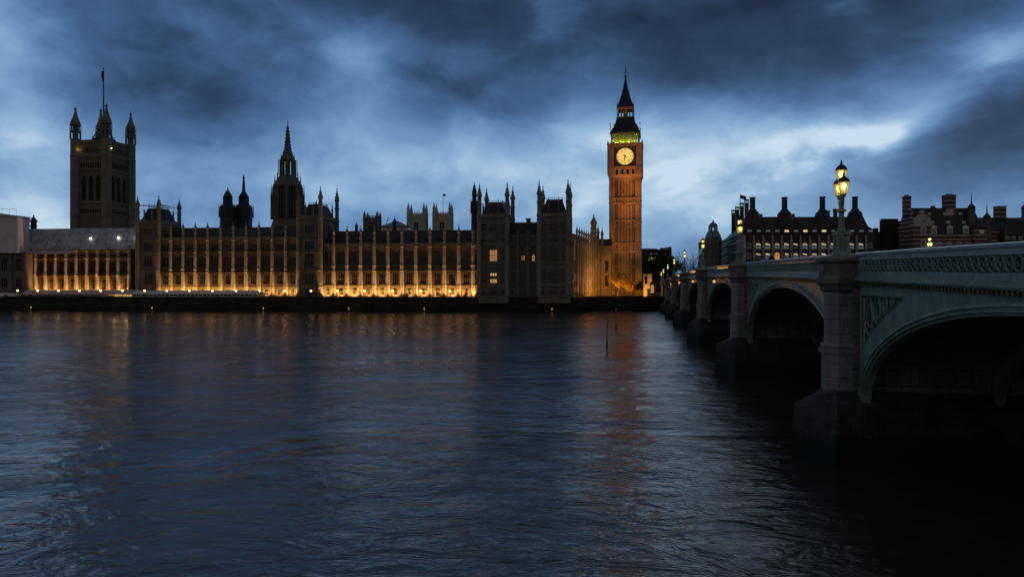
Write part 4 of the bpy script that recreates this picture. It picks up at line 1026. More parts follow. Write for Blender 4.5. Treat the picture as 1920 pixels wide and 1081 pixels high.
    # parapet: cornice, dentils, lattice, rail, following the camber
    ss = [s0-HP+.95+(s1-s0+2*HP-1.9)*k/20 for k in range(21)]
    def sweep(prof):
        m_ = MB(); m_.rings([[(TF+dt, s, top(s)+dz) for dt, dz in prof] for s in ss]); return m_
    sweep([(.5,-1.64),(-.05,-1.64),(-.05,-1.42),(-.30,-1.40),(-.34,-1.32),(-.30,-1.28),(-.12,-1.12),(-.10,-.90),(.5,-.90)]).build('cornice', M['bridge_green'], B)
    dn = MB(); s = ss[0]+.1
    while s < ss[-1]: dn.box(TF-.26, TF-.051, s, s+.14, top(s)-1.58, top(s)-1.425); s += .30 if near else .6
    dn.build('dentil_course', M['old_gold'] if near else M['bridge_green'], B)['kind'] = 'stuff'
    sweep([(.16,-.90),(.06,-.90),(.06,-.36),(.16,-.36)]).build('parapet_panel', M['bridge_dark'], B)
    sweep([(.45,-.36),(-.12,-.36),(-.14,-.28),(-.02,-.25),(-.02,-.18),(-.20,-.14),(-.24,-.04),(-.14,.0),(.4,.0)]).build('handrail', M['rail_highlight'], B)
    la = MB(); P_ = .52; n_ = int((ss[-1]-ss[0])/P_); P_ = (ss[-1]-ss[0])/n_; seg = 7 if near else 3
    for k in range(n_):
        sc = ss[0]+P_*(k+.5); zt = top(sc)
        for sg in (-1,1):
            A = [(TF-.05, sc+sg*P_*.5*math.sin(PI*(j/seg))**.8*(1 if j else 0), zt-.37-.52*(j/seg)) for j in range(seg+1)]
            la.tube(A, .05, 4)
            if near: la.tube([(TF-.03, sc+sg*P_*.5, zt-.37), (TF-.03, sc+sg*P_*.18, zt-.66), (TF-.03, sc, zt-.72)], .028, 4)
        if near: la.tube([(TF-.02,sc+.075*math.cos(q_*PI/4),zt-.60+.075*math.sin(q_*PI/4)) for q_ in range(8)], .026, 4, True)
    la.build('lattice', M['bridge_green'], B)
    # far side parapet
    m_ = MB(); m_.rings([[(T1+dt,s,top(s)+dz) for dt,dz in [(-.5,-1.6),(.4,-1.6),(.2,0),(-.2,0)]] for s in ss]); m_.build('far_parapet', M['bridge_green'], B)
for i in range(7): arch(i)
ssd = [PS[0]-6+(PS[-1]-PS[0]+46)*k/40 for k in range(41)]
tpd = lambda s: top(min(s, PS[-1]))
mb = MB(); mb.rings([[(TF+.2,s,tpd(s)-1.62),(T1,s,tpd(s)-1.62),(T1,s,tpd(s)-1.2),(TF+.2,s,tpd(s)-1.2)] for s in ssd]); mb.build('deck', M['asphalt'], B)
mb = MB(); mb.rings([[(TF+.5,s,tpd(s)-1.195),(TF+4,s,tpd(s)-1.195),(TF+4,s,tpd(s)-1.07),(TF+.5,s,tpd(s)-1.07)] for s in ssd]); mb.build('pavement', M['granite'], B)
# shield with enamel in the nearest pierced corner
mb = MB(); s = PS[1]-HP-.32-.62; z = cbot(s)-1.15
pr = [(-.30,.52),(.30,.52),(.32,-.1),(.2,-.45),(0,-.66),(-.2,-.45),(-.32,-.1)]
mb.rings([[(TF+.13,s+a,z+b) for a,b in pr],[(TF+.24,s+a,z+b) for a,b in pr]]); mb.build('shield', M['red_shield'], B)

# bridge lamps: column with base colonnettes and three lanterns
def lantern(parent, name, loc, s=1.0):
    o = MB().lathe([(.03,-.20*s),(.10*s,-.16*s),(.09*s,-.08*s),(.155*s,-.03*s),(.17*s,0)], 8).build(name, M['gold'], parent, loc)
    g = MB().lathe([(.165*s,0),(.27*s,.60*s)], 8).build('glass', M['lantern_glass'], o)
    fr = MB()
    for k in range(8):
        a = PI/8+k*PI/4; fr.tube([(.168*s*math.cos(a),.168*s*math.sin(a),0),(.274*s*math.cos(a),.274*s*math.sin(a),.60*s)], .016*s, 4)
    fr.lathe([(.285*s,.60*s),(.30*s,.63*s),(.285*s,.66*s)], 8)
    fr.build('frame', M['gold'], o)
    MB().lathe([(.29*s,.655*s),(.29*s,.70*s),(.25*s,.78*s),(.16*s,.87*s),(.07*s,.92*s),(.06*s,.97*s),(.09*s,.99*s),(.05*s,1.03*s),(.025*s,1.16*s)], 8).build('cap', M['bronze'], o)
    MB().lathe([(.03*s,.18*s),(.10*s,.28*s),(.13*s,.42*s),(.09*s,.54*s),(.02*s,.58*s)], 8).build('bulb', M['lamp_core'], o)
    return o
def make_lamp(label, s, t, e, group):
    z = top(s)-.14; p = bridge_pt(t, s, z); L = thing('bridge_lamp', label, 'street lamp', p, -BA, group)
    mb = MB(); mb.lathe([(.56,0),(.56,.10),(.46,.16),(.24,.26),(.20,.5),(.18,1.25),(.22,1.3),(.19,1.4)], 8); mb.build('base', M['bridge_green'], L)
    for k in range(4):
        a = PI/4+k*PI/2; x, y = .36*math.cos(a), .36*math.sin(a)
        MB().lathe([(.13,.15),(.13,.45),(.09,.5),(.085,1.05),(.12,1.08),(.17,1.12),(.17,1.18),(.10,1.26),(.03,1.32),(.03,1.40),(.005,1.46)], 8, (x,y,0)).build('colonnette', M['bridge_green'], L)
    mb = MB(); mb.lathe([(.19,1.38),(.15,1.6),(.135,2.3),(.15,2.34)], 8); mb.build('column', M['bridge_green'], L)
    mb = MB(); mb.lathe([(.16,2.34),(.25,2.38),(.25,2.46),(.16,2.5),(.12,2.6),(.15,2.8),(.11,3.0),(.14,3.12),(.09,3.3),(.08,3.75),(.1,3.8)], 8)
    for sg in (-1,1):
        mb.tube([(0,0,2.55),(0,sg*.16,2.75),(0,sg*.36,2.92),(0,sg*.40,3.05)], [.07,.07,.06,.05], 6)
        mb.tube([(0,0,3.25),(0,sg*.22,3.2),(0,sg*.36,3.02)], .035, 5); mb.lathe([(.04,0),(.1,.05),(.04,.12)], 6, (0,sg*.30,2.78))
    mb.build('bracket', M['gold'], L)
    L.scale = (.95,.95,.95)
    lantern(L, 'lantern', (0,0,3.95), 1.0); lantern(L, 'lantern', (0,-.42,3.26), 1.0); lantern(L, 'lantern', (0,.42,3.26), 1.0)
    for q in ((0,0,4.3),(0,-.42,3.6),(0,.42,3.6)): lamp('POINT', 'lamp_glow', q, e, (1,.72,.32), L, radius=.12)
    return L
SIDE = ['first','second','third','fourth','fifth','sixth','seventh']
proto = make_lamp('three lantern bridge lamp on the first and largest granite pier', PS[1], T0, 42, 'three lantern lamps along the bridge')
PT = ['', 'second granite pier along the bridge', 'third granite pier, before the domed building', 'fourth granite pier, against open sky', 'fifth granite pier along the bridge', 'sixth granite pier along the bridge', 'far bank abutment of the bridge']
for i in range(2, 8):
    c = copy_tree(proto); c.location = bridge_pt(T0, PS[i], top(PS[i])-.14); c['label'] = 'three lantern bridge lamp on the '+PT[i-1]
for i, txt in ((3,'before the banded brick house'),(4,'low before the dark office block')):
    c = copy_tree(proto); c.location = bridge_pt(T1, PS[i], top(PS[i])-.14); c['label'] = 'three lantern lamp on the far parapet, '+txt
c = copy_tree(proto); c.location = bridge_pt(T0, PS[7]+20, top(PS[7])-.9); c['label'] = 'three lantern lamp on the bridge approach just past the abutment'
# navigation lamps hung under the parapet at arch crowns
k_ = 0
for i in (2,3,4,5):
    s = (PS[i]+PS[i+1])/2 if i != 2 else PS[3]-14; p = bridge_pt(TF-.45, s, top(s)-2.0)
    t = thing('navigation_lamp', 'amber navigation lamp under the parapet of the %s arch' % ['third','fourth','fifth','sixth'][k_], 'signal lamp', p, -BA, 'amber lamps under the bridge parapet'); k_ += 1
    MB().lathe([(.05,-.15),(.15,-.08),(.16,.1),(.08,.16)], 8).build('lens', M['red_spot'], t); mb = MB(); mb.lathe([(.24,.15),(.26,.22),(.1,.35),(.04,.5)], 8); mb.tube([(0,0,.4),(.4,0,.5)], .04, 4); mb.build('bracket', M['iron'], t)

# ------------------------------------------------------------------ pedestrians on the bridge pavement
def person(label, s, t, coat, turn, hgt=1.72, hood=False):
    p = bridge_pt(t, s, top(s)-1.07); me = bpy.data.meshes.new('person')
    J = {'pelvis':(0,0,.93),'waist':(0,0,1.1),'chest':(0,0,1.32),'neck':(0,.01,1.47),'head0':(0,.03,1.56),'head1':(0,.02,1.66),
         'shl':(-.19,0,1.40),'ell':(-.25,.06,1.13),'hal':(-.22,.20,.90),'shr':(.19,0,1.40),'elr':(.25,-.04,1.13),'har':(.24,.02,.87),
         'hl':(-.09,0,.88),'kl':(-.10,.16,.50),'al':(-.10,.10,.08),'tl':(-.10,.26,.03),'hr':(.09,0,.88),'kr':(.10,-.02,.49),'ar':(.10,-.26,.10),'tr':(.10,-.12,.03)}
    R = {'pelvis':(.155,.115),'waist':(.145,.105),'chest':(.175,.115),'neck':(.058,.058),'head0':(.078,.092),'head1':(.072,.085),'shl':(.07,.07),'shr':(.07,.07),'ell':(.052,.052),'elr':(.052,.052),'hal':(.04,.04),'har':(.04,.04),'hl':(.10,.10),'hr':(.10,.10),'kl':(.065,.065),'kr':(.065,.065),'al':(.045,.045),'ar':(.045,.045),'tl':(.04,.035),'tr':(.04,.035)}
    K = list(J); E = [('pelvis','waist'),('waist','chest'),('chest','neck'),('neck','head0'),('head0','head1'),('chest','shl'),('shl','ell'),('ell','hal'),('chest','shr'),('shr','elr'),('elr','har'),('pelvis','hl'),('hl','kl'),('kl','al'),('al','tl'),('pelvis','hr'),('hr','kr'),('kr','ar'),('ar','tr')]
    f = hgt/1.76
    me.from_pydata([tuple(c*f for c in J[k]) for k in K], [(K.index(a),K.index(b)) for a,b in E], []); me.materials.append(M[coat])
    o = link('person', me, None, p, -BA+turn); tag(o, label, 'person', 'people walking over the bridge')
    sm = o.modifiers.new('skin','SKIN'); sb = o.modifiers.new('sub','SUBSURF'); sb.levels = 1; sb.render_levels = 2
    for i, k in enumerate(K): me.skin_vertices[0].data[i].radius = tuple(r*f for r in R[k]); me.skin_vertices[0].data[i].use_root = (k == 'pelvis')
    hd = MB(); hd.lathe([(.02,1.53),(.055,1.55),(.074,1.60),(.078,1.655),(.06,1.72),(.02,1.745)], 12, (0,.035,0), sy=1.12)
    hd.rings([[(-.012,.115,1.60),(.012,.115,1.60),(.004,.105,1.65),(-.004,.105,1.65)],[(-.010,.14,1.605),(.010,.14,1.605),(.003,.118,1.65),(-.003,.118,1.65)]])
    for sx in (-1,1): hd.lathe([(.004,1.59),(.014,1.61),(.016,1.64),(.004,1.66)], 6, (sx*.082,.03,0))
    hd.v = [tuple(c*f for c in v) for v in hd.v]; hd.build('face', M['skin'], o, smooth=True)
    ha = MB(); ha.lathe([(.082,1.57),(.090,1.62),(.088,1.68),(.068,1.745),(.02,1.775)], 12, (0,.0,0), sy=1.1); ha.v = [tuple(c*f for c in v) for v in ha.v]; ha.build('hair' if not hood else 'hood', M['hair'], o, smooth=True)
    for sx, k in ((-1,'hal'),(1,'har')):
        h = MB(); b = Vector(J[k]); h.tube([b, b+Vector((0,.015,-.05)), b+Vector((0,.02,-.09))], [.03,.042,.036], 8)
        for q in range(4):
            x = -.03+.02*q; l = (.06,.072,.068,.05)[q]; h.tube([b+Vector((x,.02,-.085)), b+Vector((x,.03,-.085-l*.55)), b+Vector((x,.045,-.085-l))], [.0095,.009,.007], 6)
        h.tube([b+Vector((-sx*.03,.03,-.04)), b+Vector((-sx*.05,.05,-.075)), b+Vector((-sx*.045,.06,-.10))], [.011,.010,.008], 6)
        h.v = [tuple(c*f for c in v) for v in h.v]; h.build('hand', M['skin'], o, smooth=True)
    return o
mat('coat_grey', (.20,.18,.20), .9, var=.2, scale=3)
def s_at(px, t):                                      # how far along the bridge a walker stands
    d = t/math.cos(BA)*F/(px-1188); return (d+t*math.sin(BA))/math.cos(BA)
for px, coat, lab, hg in ((1432,'coat_grey','pedestrian in a grey coat behind the parapet before lit office windows',1.72),(1447,'coat','taller pedestrian in black just behind the grey coated walker',1.86),(1470,'coat_grey','grey hooded pedestrian walking alone behind the parapet',1.70)):
    t = TF+1.6; person(lab, s_at(px, t), t, coat, PI if hg > 1.8 else 0, hg, 'hooded' in lab)

# ------------------------------------------------------------------ terrace: marquees, lamps, markers
def terr(px, c=227.6): return on_line(px, c, .08)
p0, p1 = terr(38, 229.5), terr(247, 229.5); w = (p1-p0).length; Y = (p0.y+p1.y)/2
t = thing('marquee', 'long pinkish marquee on the terrace under the sheeted wing, lit inside at one end', 'marquee', (p0.x,p0.y,0), -math.atan(.08)); z = lambda py: zz(py, Y)
mb = MB(); n = 9
for i in range(n):
    a, b = w*i/n+.03, w*(i+1)/n-.03; mb.rings([[(a,0,z(551.5)),(a,3,z(545.5)+.4),(a,6,z(551.5)),(a,3,z(545.5)+.2)],[(b,0,z(551.5)),(b,3,z(545.5)+.4),(b,6,z(551.5)),(b,3,z(545.5)+.2)]])
mb.build('canopy', M['canvas_pink'], t)
mb = MB()
for i in range(2*n+1): x = w*i/(2*n); mb.tube([(x,.1,4),(x,.1,z(551.5))], .07, 4); mb.tube([(x,5.9,4),(x,5.9,z(551.5))], .07, 4)
mb.build('post', M['white_paint'], t)
mb = MB(); mb.box(w*.02,w*.70,5.7,5.8,4,z(551.8)); mb.build('back_wall', M['canvas_white'], t)
mb = MB()
for i in range(9): x = w*.76+w*.23*i/9; mb.box(x,x+w*.018,5.7,5.78,4.2,z(552.2))
mb.build('lit_panel', M['lit_warm'], t)
for f in (.80,.9,.98): lamp('POINT', 'marquee_glow', (w*f,3,5.3), 90, (1,.66,.25), t, radius=.3)
p0, p1 = terr(248, 229.5), terr(482, 229.5); w = (p1-p0).length; Y = (p0.y+p1.y)/2
t = thing('marquee', 'long white marquee with windowed sides on the terrace below the taller wing', 'marquee', (p0.x,p0.y,0), -math.atan(.08))
mb = MB(); n = 10
for i in range(n):
    a, b = w*i/n+.03, w*(i+1)/n-.03; mb.rings([[(a,0,z(551)),(a,3,z(546)+.3),(a,6,z(551)),(a,3,z(546)+.1)],[(b,0,z(551)),(b,3,z(546)+.3),(b,6,z(551)),(b,3,z(546)+.1)]])
mb.box(0,w,-.04,.0,z(551.2),z(550.2)); mb.build('canopy', M['canvas_white'], t)
mb = MB()
for i in range(31): x = w*i/30; mb.box(x-.07,x+.07,0,.12,4,z(551.2))
mb.box(0,w,.02,.1,4.2,4.75); mb.build('side_frame', M['white_paint'], t)
MB().box(0,w,.15,.2,4,z(551)).build('side_pane', M['glass'], t)
MB().box(w-.1,w,.25,6,4,z(551)).build('end_wall', M['canvas_white'], t)
p = terr(-6, 228.6); t = thing('cabin', 'small white cabin at the end of the pinkish marquee', 'cabin', (p.x,p.y,0), -.08); w = (terr(23,228.6)-p).length
mb = MB(); mb.box(0,w,0,3,4,zz(550,p.y)); mb.build('wall', M['white_paint'], t); mb = MB(); mb.frus((-.15,w+.15,-.15,3.15),zz(550,p.y),(.2,w-.2,.3,2.7),zz(549,p.y)); mb.build('roof', M['canvas_white'], t); mb = MB(); mb.box(w*.45,w*.7,-.03,0,4.3,zz(553,p.y)); mb.build('window', M['glass'], t)
# terrace lamps on the river wall
LP = [843.7,789,735.7,683,632.6,583,533.5,487,442.5,398,355,312.6,271,229.8,188.7,149,109.6,70.6,33]
proto = None
for i, px in enumerate(LP):
    p = terr(px, 226.3); p.z = 4.66
    if proto is None:
        proto = thing('terrace_lamp', '', 'lamp', p, 0, 'globe lamps along the terrace wall')
        MB().lathe([(.16,0),(.16,.15),(.07,.25),(.06,1.5),(.12,1.55),(.05,1.62)], 8).build('post', M['iron'], proto)
        MB().lathe([(.05,1.6),(.24,1.72),(.30,1.9),(.24,2.1),(.06,2.22)], 10).build('globe', M['lamp_small'], proto, smooth=True)
        MB().lathe([(.1,2.2),(.09,2.3),(.02,2.45)], 8).build('cap', M['iron'], proto)
        o = proto
    else: o = copy_tree(proto)
    o.location = p
    o['label'] = 'globe lamp on the terrace wall, %s of its row counting from the unlit pavilion' % ORD[i]
    lamp('POINT', 'terrace_lamp_glow', (p.x,p.y-.0,p.z+1.9), 60, (1,.6,.22), None, radius=.3)
# visible flood fittings at the foot of the wing nearest the pavilion
proto = None
for i in range(11, -1, -1):
    q = on_line((XR[i]+XR[i+1])/2, FC, FT)+Vector((.6,-2.0,0)); q.z = 4.0; n = 11-i
    if proto is None:
        proto = thing('floodlight', '', 'floodlight', q, 0, 'floodlights at the foot of the lit wing')
        mb = MB(); mb.box(-.08,.08,-.08,.08,0,.7); mb.box(-.5,.5,-.1,.22,.7,.82); mb.build('housing', M['iron'], proto); MB().box(-.25,.25,-.06,.18,.825,.90).build('lens', M['lamp_small'], proto); o = proto
    else: o = copy_tree(proto)
    o.location = q; o['label'] = 'low floodlight on the terrace, %s along the lit wing from the pavilion' % ORD[n]
# shrubs in tubs on the terrace in front of the lit wing
def leaf_mass(mb, n, cx, cy, cz, rx, ry, rz, size):
    for _ in range(n):
        while True:
            v = Vector((random.uniform(-1,1),random.uniform(-1,1),random.uniform(-1,1)))
            if v.length < 1: break
        c = Vector((cx+v.x*rx, cy+v.y*ry, cz+v.z*rz)); a = Vector((random.gauss(0,1),random.gauss(0,1),random.gauss(0,1))).normalized(); b = a.orthogonal().normalized()
        s = size*random.uniform(.6,1.3); mb.add([c-a*s, c+b*s*.5, c+a*s, c-b*s*.5], [(0,1,2,3)])
for i, px in enumerate((873,892,826,583,762)):
    q = terr(px, 231); t = thing('shrub', ['round clipped shrub near the corner of the lit wing','broad dark shrub in the corner by the pavilion','low dark shrub on the terrace before the lit wing','rounded shrub on the terrace under the unlit middle tower','spreading shrub on the terrace half way along the lit wing'][i], 'shrub', (q.x,q.y,4), 0, 'shrubs on the palace terrace')
    mb = MB(); leaf_mass(mb, 500, 0,0,1.1, 1.0+.25*(i%3), .9, .75, .13); mb.build('foliage', M['leaf_dark'], t); MB().lathe([(.35,0),(.45,.4),(.4,.42)], 8).build('tub', M['river_stone'], t)
# mooring markers with lamps by the wall
for i, px in enumerate((1035,795.5,654,493.6,285,58)):
    Y = 226.5/(1+(px-960)/F*.08)-5; p = at(px, 580, Y); t = thing('marker_post', 'short mooring post with a small amber lamp, %s along the wall from the clock tower' % ORD[i], 'marker post', (p.x,Y,0), 0, 'lamp posts standing in the water by the wall')
    MB().lathe([(.16,-1),(.14,.85),(.2,.9),(.2,1.0)], 8).build('post', M['pole_paint'], t); MB().lathe([(.05,1.0),(.12,1.06),(.12,1.2),(.05,1.3)], 8).build('lens', M['lamp_far'], t)
for px, py0, py1, lab in ((1138,648,592,'nearer tall timber pole standing alone in the river'),(1155,616,577,'farther tall timber pole standing alone in the river')):
    Y = H*F/(py0-HOR); p = at(px, py0, Y); t = thing('river_pole', lab, 'pole', (p.x,Y,0), 0, 'timber poles in the river'); h = zz(py1,Y)
    MB().lathe([(.15,-1),(.14,.6)], 8).build('wet_foot', M['granite_wet'], t); MB().lathe([(.13,.6),(.11,h-.1),(.05,h)], 8).build('pole', M['pole_paint'], t)

# ------------------------------------------------------------------ trees
def tree(label, loc, h, r, leafm, n, seed, bare=False, group=None, leaf=.16, name='tree'):
    random.seed(seed); t = thing(name, label, 'tree', loc, 0, group); mb = MB(); tips = []
    def grow(p, d, l, rad, lev):
        pts = [p]; q = Vector(p); dd = Vector(d)
        for k in range(3):
            dd = (dd+Vector((random.gauss(0,.13),random.gauss(0,.13),random.gauss(.04,.08)))).normalized(); q = q+dd*l/3; pts.append(q.copy())
        mb.tube(pts, [rad,rad*.85,rad*.7,rad*.55], 5 if lev < 2 else 3)
        if lev >= (4 if bare else 3): tips.append(q); return
        for k in range(3 if lev else 5):
            a = random.uniform(0,2*PI); sp = random.uniform(.35,.85); o = dd.orthogonal().normalized(); o.rotate(Matrix.Rotation(a,3,dd)); nd_ = (dd*math.cos(sp)+o*math.sin(sp)).normalized()
            st = pts[random.choice((2,3))] if k else pts[3]
            grow(st, nd_, l*random.uniform(.6,.85), rad*.55, lev+1)
    grow(Vector((0,0,0)), (0,0,1), h*.36, h*.022, 0)
    mb.build('trunk', M['bark'], t)
    if not bare:
        c = MB()
        for q in tips:
            leaf_mass(c, max(3, n//max(1,len(tips))), q.x,q.y,q.z, r*.28, r*.28, r*.24, leaf)
        c.build('crown', M[leafm], t)
    random.seed(seed+1); return t
p = at(1158, 552, 268); LT = tree('small tree glowing orange at the foot of the clock tower', (p.x,p.y,4.0), 8.2, 5.2, 'leaf_gold', 11000, 3, leaf=.14)
for dx, dy, dz, e in ((-1.6,-4.8,.8,6500),(.4,-5.0,.8,5500)): lamp('POINT', 'tree_uplight', (p.x+dx,p.y+dy,4+dz), e, (1,.42,.035), radius=.3)
DT = [(1222,545,330,17,6,5,'dark tree below the stepped roof block'),(1240,545,340,20,7,6,'tall dark tree at the corner of the stepped roof block'),(1254,545,330,18,6,8,'dark tree beside the stepped roof block near the lamps'),
      (1348,520,300,13,5,9,'dark tree in front of the domed building'),(1368,520,290,12,5,10,'dark bushy tree at the foot of the side wall of the office block'),(1205,548,290,6,3.5,11,'low dark tree behind the orange lit kiosk')]
for px, py, Y, h, r, sd_, lab in DT: q = at(px, py, Y); tree(lab, (q.x,q.y,4), h, r, 'leaf_dark', 2600, sd_, group='dark trees beyond the bridge', leaf=.4)
for px, Y, h, sd_, lab in ((1277,340,19,21,'bare winter tree between the lamps and open sky'),(1296,360,21,22,'bare winter tree just behind the fourth pier lamp'),(1312,350,20,23,'bare winter tree close to the domed building'),(1268,360,22,24,'bare winter tree beside the dark stepped block')):
    q = at(px, 520, Y); tree(lab, (q.x,q.y,4), h, 6, 'leaf_dark', 0, sd_, True, 'bare trees beyond the bridge')

# ------------------------------------------------------------------ buildings beyond the bridge
# stepped dark block
Y = 410; s = Y/F; x0 = (1204-960)*s; zf = lambda py: zz(py, Y)
t = thing('office_block', 'dark block with stepped roofline and a few lit windows beyond the bridge end', 'building', (x0,Y,0), 0)
mb = MB(); mb.box(0,32*s,0,20,4,zf(467)); mb.box(32*s,48*s,-1,22,4,zf(468)); mb.box(48*s,54*s,-2,22,4,zf(463)); mb.frus((54*s,61*s,-2,22),4,(54*s,58*s,-2,22),zf(480)); mb.box(36*s,40*s,0,4,zf(468),zf(464.5)); mb.build('wall', M['office_dark'], t)
mb = MB(); mb.frus((1*s,30*s,.5,19),zf(467),(4*s,28*s,5,14),zf(464.6)); mb.build('roof', M['lead'], t)
for i, (px, py) in enumerate(((1221,475.5),(1226,476),(1231,476))): MB().box(-.5,.5,0,.1,-.4,.5).build('window', M['lit_dim'], t, ((px-960)*s-x0,-.06,zf(py)))
for i, px in enumerate((1217.5,1220.5,1224,1227.5,1231)): MB().box(-.55,.55,0,.1,-.8,.8).build('window', M['lit_office'], t, ((px-960)*s-x0,-.06,zf(485.5)))
for j in range(4):
    for i in range(9): MB().box(-.5,.5,0,.1,-.9,.9).build('window', M['glass'], t, ((1208+i*3.3-960)*s-x0,-.06,zf(494+j*8)))
for j in range(5): MB().box(-.9,.9,0,.1,-.9,.9).build('window', M['glass'], t, ((1244-960)*s-x0,-1.06,zf(480+j*9)))
# orange lit kiosk and shelter
Y = 272; s = Y/F; p = at(1207,545,Y)
t = thing('kiosk', 'pale flat roofed kiosk lit orange beside the clock tower', 'kiosk', (p.x,Y,0), -.12); mb = MB(); mb.box(0,15*s,0,5,3.9,zz(514,Y)); mb.build('wall', M['stone_pale'], t); mb = MB(); mb.box(-.1,15*s+.1,-.15,5.1,zz(514,Y),zz(513,Y)); mb.build('roof', M['stone_grey'], t); mb = MB(); mb.box(2*s,6.5*s,-.05,-.001,zz(532,Y),zz(517,Y)); mb.build('window', M['glass'], t)
lamp('SPOT', 'kiosk_light', (p.x+1.4,Y-3.2,4.3), 1500, (1,.34,.07), target=(p.x+1.4,Y,7), angle=110, radius=.3)
p = at(1219,545,266); t = thing('shelter', 'small dark shelter with glowing inside beside the orange kiosk', 'shelter', (p.x,266,0), -.12); s = 266/F
mb = MB(); mb.box(0,.15,0,3,3.9,zz(532,266)); mb.box(11*s-.15,11*s,0,3,3.9,zz(532,266)); mb.box(.15,11*s-.15,2.8,3,3.9,zz(532,266)); mb.box(.15,11*s-.15,0,.12,3.9,4.9); mb.build('wall', M['iron'], t); mb = MB(); mb.frus((-.2,11*s+.2,-.3,3.3),zz(532,266),(.5,11*s-.5,.8,2.2),zz(528.5,266)); mb.build('roof', M['slate'], t); MB().box(.4,11*s-.6,2.6,2.7,5.4,zz(534,266)).build('lit_panel', M['lit_amber'], t)
# statue plinth near bridge foot
p = at(1214.5,556,262); t = thing('pedestal', 'pale weathered stone pedestal at the top of the landing steps', 'pedestal', (p.x,262,0), 0); MB().lathe([(1.0,3.9),(1.0,4.3),(.75,4.5),(.7,6.3),(.95,6.5),(.95,6.8),(.4,7.1)], 8).build('block', M['stone_pale'], t)

# domed old building
Y = 318; s = Y/F; p = at(1318,520,Y); zf = lambda py: zz(py, Y)
t = thing('domed_building', 'old pale stone corner building topped by a small dome', 'building', (p.x,Y,0), -BA); w = 34*s
mb = MB(); mb.box(0,w,0,22,4,zf(452)); mb.box(w*.25,w,-.6,0,4,zf(447)); mb.frus((-.3,w+.3,-.9,22.3),zf(452),(-.3,w+.3,-.9,22.3),zf(450.5)); mb.build('wall', M['stone_mid'], t)
mb = MB(); mb.lathe([(16*s,zf(452)),(16*s,zf(446)),(17*s,zf(445))], 8, (w*.62,6,0)); mb.build('drum', M['stone_mid'], t)
mb = MB(); mb.lathe([(15*s,zf(445)),(14*s,zf(440)),(11*s,zf(434)),(9*s,zf(431))], 16, (w*.62,6,0)); mb.build('dome', M['lead'], t)
mb = MB()
for k in range(8): a = PI/8+k*PI/4; mb.tube([(w*.62+7.5*s*math.cos(a),6+7.5*s*math.sin(a),zf(432)),(w*.62+7.5*s*math.cos(a),6+7.5*s*math.sin(a),zf(423.5))], .35, 5)
mb.lathe([(8.6*s,zf(424)),(8.8*s,zf(422.5)),(7.5*s,zf(419)),(4.5*s,zf(416)),(2*s,zf(415)),(1.6*s,zf(413)),(.1,zf(410))], 12, (w*.62,6,0)); mb.build('cupola', M['lead'], t)
for j in range(4):
    for i in range(5): MB().box(-.55,.55,0,.12,-1.1,1.1).build('window', M['glass'], t, (w*(i+.5)/5 if i < 1 else w*(i+.5)/5, -.66 if i > 1 else -.06, zf(459+j*11)))
for i in range(6): MB().box(-.06,.06,-.55,.55,-1.1,1.1).build('window', M['glass'], t, (-.0,2+3.2*i,zf(470)))

# bronze office block with chimneys
Yp = 275; C0 = at(1395,480,Yp); sP = Yp/F; zf = lambda py: zz(py, Yp)
P = thing('office_block', 'dark bronze office block with steep roof, tall chimneys and rows of lit windows', 'building', (C0.x,Yp,0), 0)
WL = 245*sP; SL = 86; ev = zf(437); su = Vector((math.sin(BA), math.cos(BA)))
# plan: front along +x, left flank runs back along the bridge heading
def pl4(i0, i1, i2, i3): return [(i0,i1),(WL-i2,i1),(WL-i2+su.x*(SL-i3)*.35,SL*.35-i3),(i0+su.x*(SL*.35-i3),SL*.35-i3)]
front_in = .5
foot = [(0,front_in),(WL,front_in),(WL+6,30),(su.x*SL,su.y*SL)]
mb = MB(); mb.prism(foot, 4, ev); mb.build('wall', M['bronze'], P)
cent = Vector((WL*.5+4, 24)); inset = lambda pts, k, z: [(x+(cent.x-x)*k, y+(cent.y-y)*k*1.0, z) for x, y in pts]
ins = [(.6+5.0,8),(WL-5.0,8),(WL-2,26),(su.x*SL+6,su.y*SL-8)]
mb = MB(); mb.rings([[(x-.5 if i in (0,3) else x+.5, y-.5 if i < 2 else y+.5, ev) for i,(x,y) in enumerate(foot)], [(x-.5 if i in (0,3) else x+.5, y-.5 if i < 2 else y+.5, ev+.4) for i,(x,y) in enumerate(foot)],
          [(2.0,4.5,zf(421)),(WL-.6,4.5,zf(421)),(WL+2,28,zf(421)),(su.x*SL+3,su.y*SL-4,zf(421))], [(4.6,8.5,zf(402.5)),(WL-1.7,8.5,zf(402.5)),(WL,22,zf(402.5)),(su.x*SL+7,su.y*SL-10,zf(402.5))]]); mb.build('roof', M['bronze'], P)
nb = 14; bx = [WL*(i+.0)/nb+.3 for i in range(nb+1)]
pm = MB(); pm.box(-.35,.35,-.25,.495,4,zf(453)); pm.rings([[(-.35,-.25,zf(453)),(.35,-.25,zf(453)),(.35,.495,zf(453)),(-.35,.495,zf(453))],[(-.2,.2,zf(440)),(.2,.2,zf(440)),(.2,.495,zf(440)),(-.2,.495,zf(440))]])
pme = pm.mesh('column', M['pier_stone']); dsk = MB()
for zq in (461.5,480): 
    D_ = MB(); disc(D_, .16, .36, -.34, -.26, 12); D_.v = [(x,y,z+zf(zq)) for x,y,z in D_.v]; o_ = len(dsk.v); dsk.v += D_.v; dsk.f += [tuple(i+o_ for i in f) for f in D_.f]
dme = dsk.mesh('disc', M['white_paint'])
for i in range(nb):
    o = link('column', pme, P, (bx[i],0,0)); link('disc', dme, o)
random.seed(5)
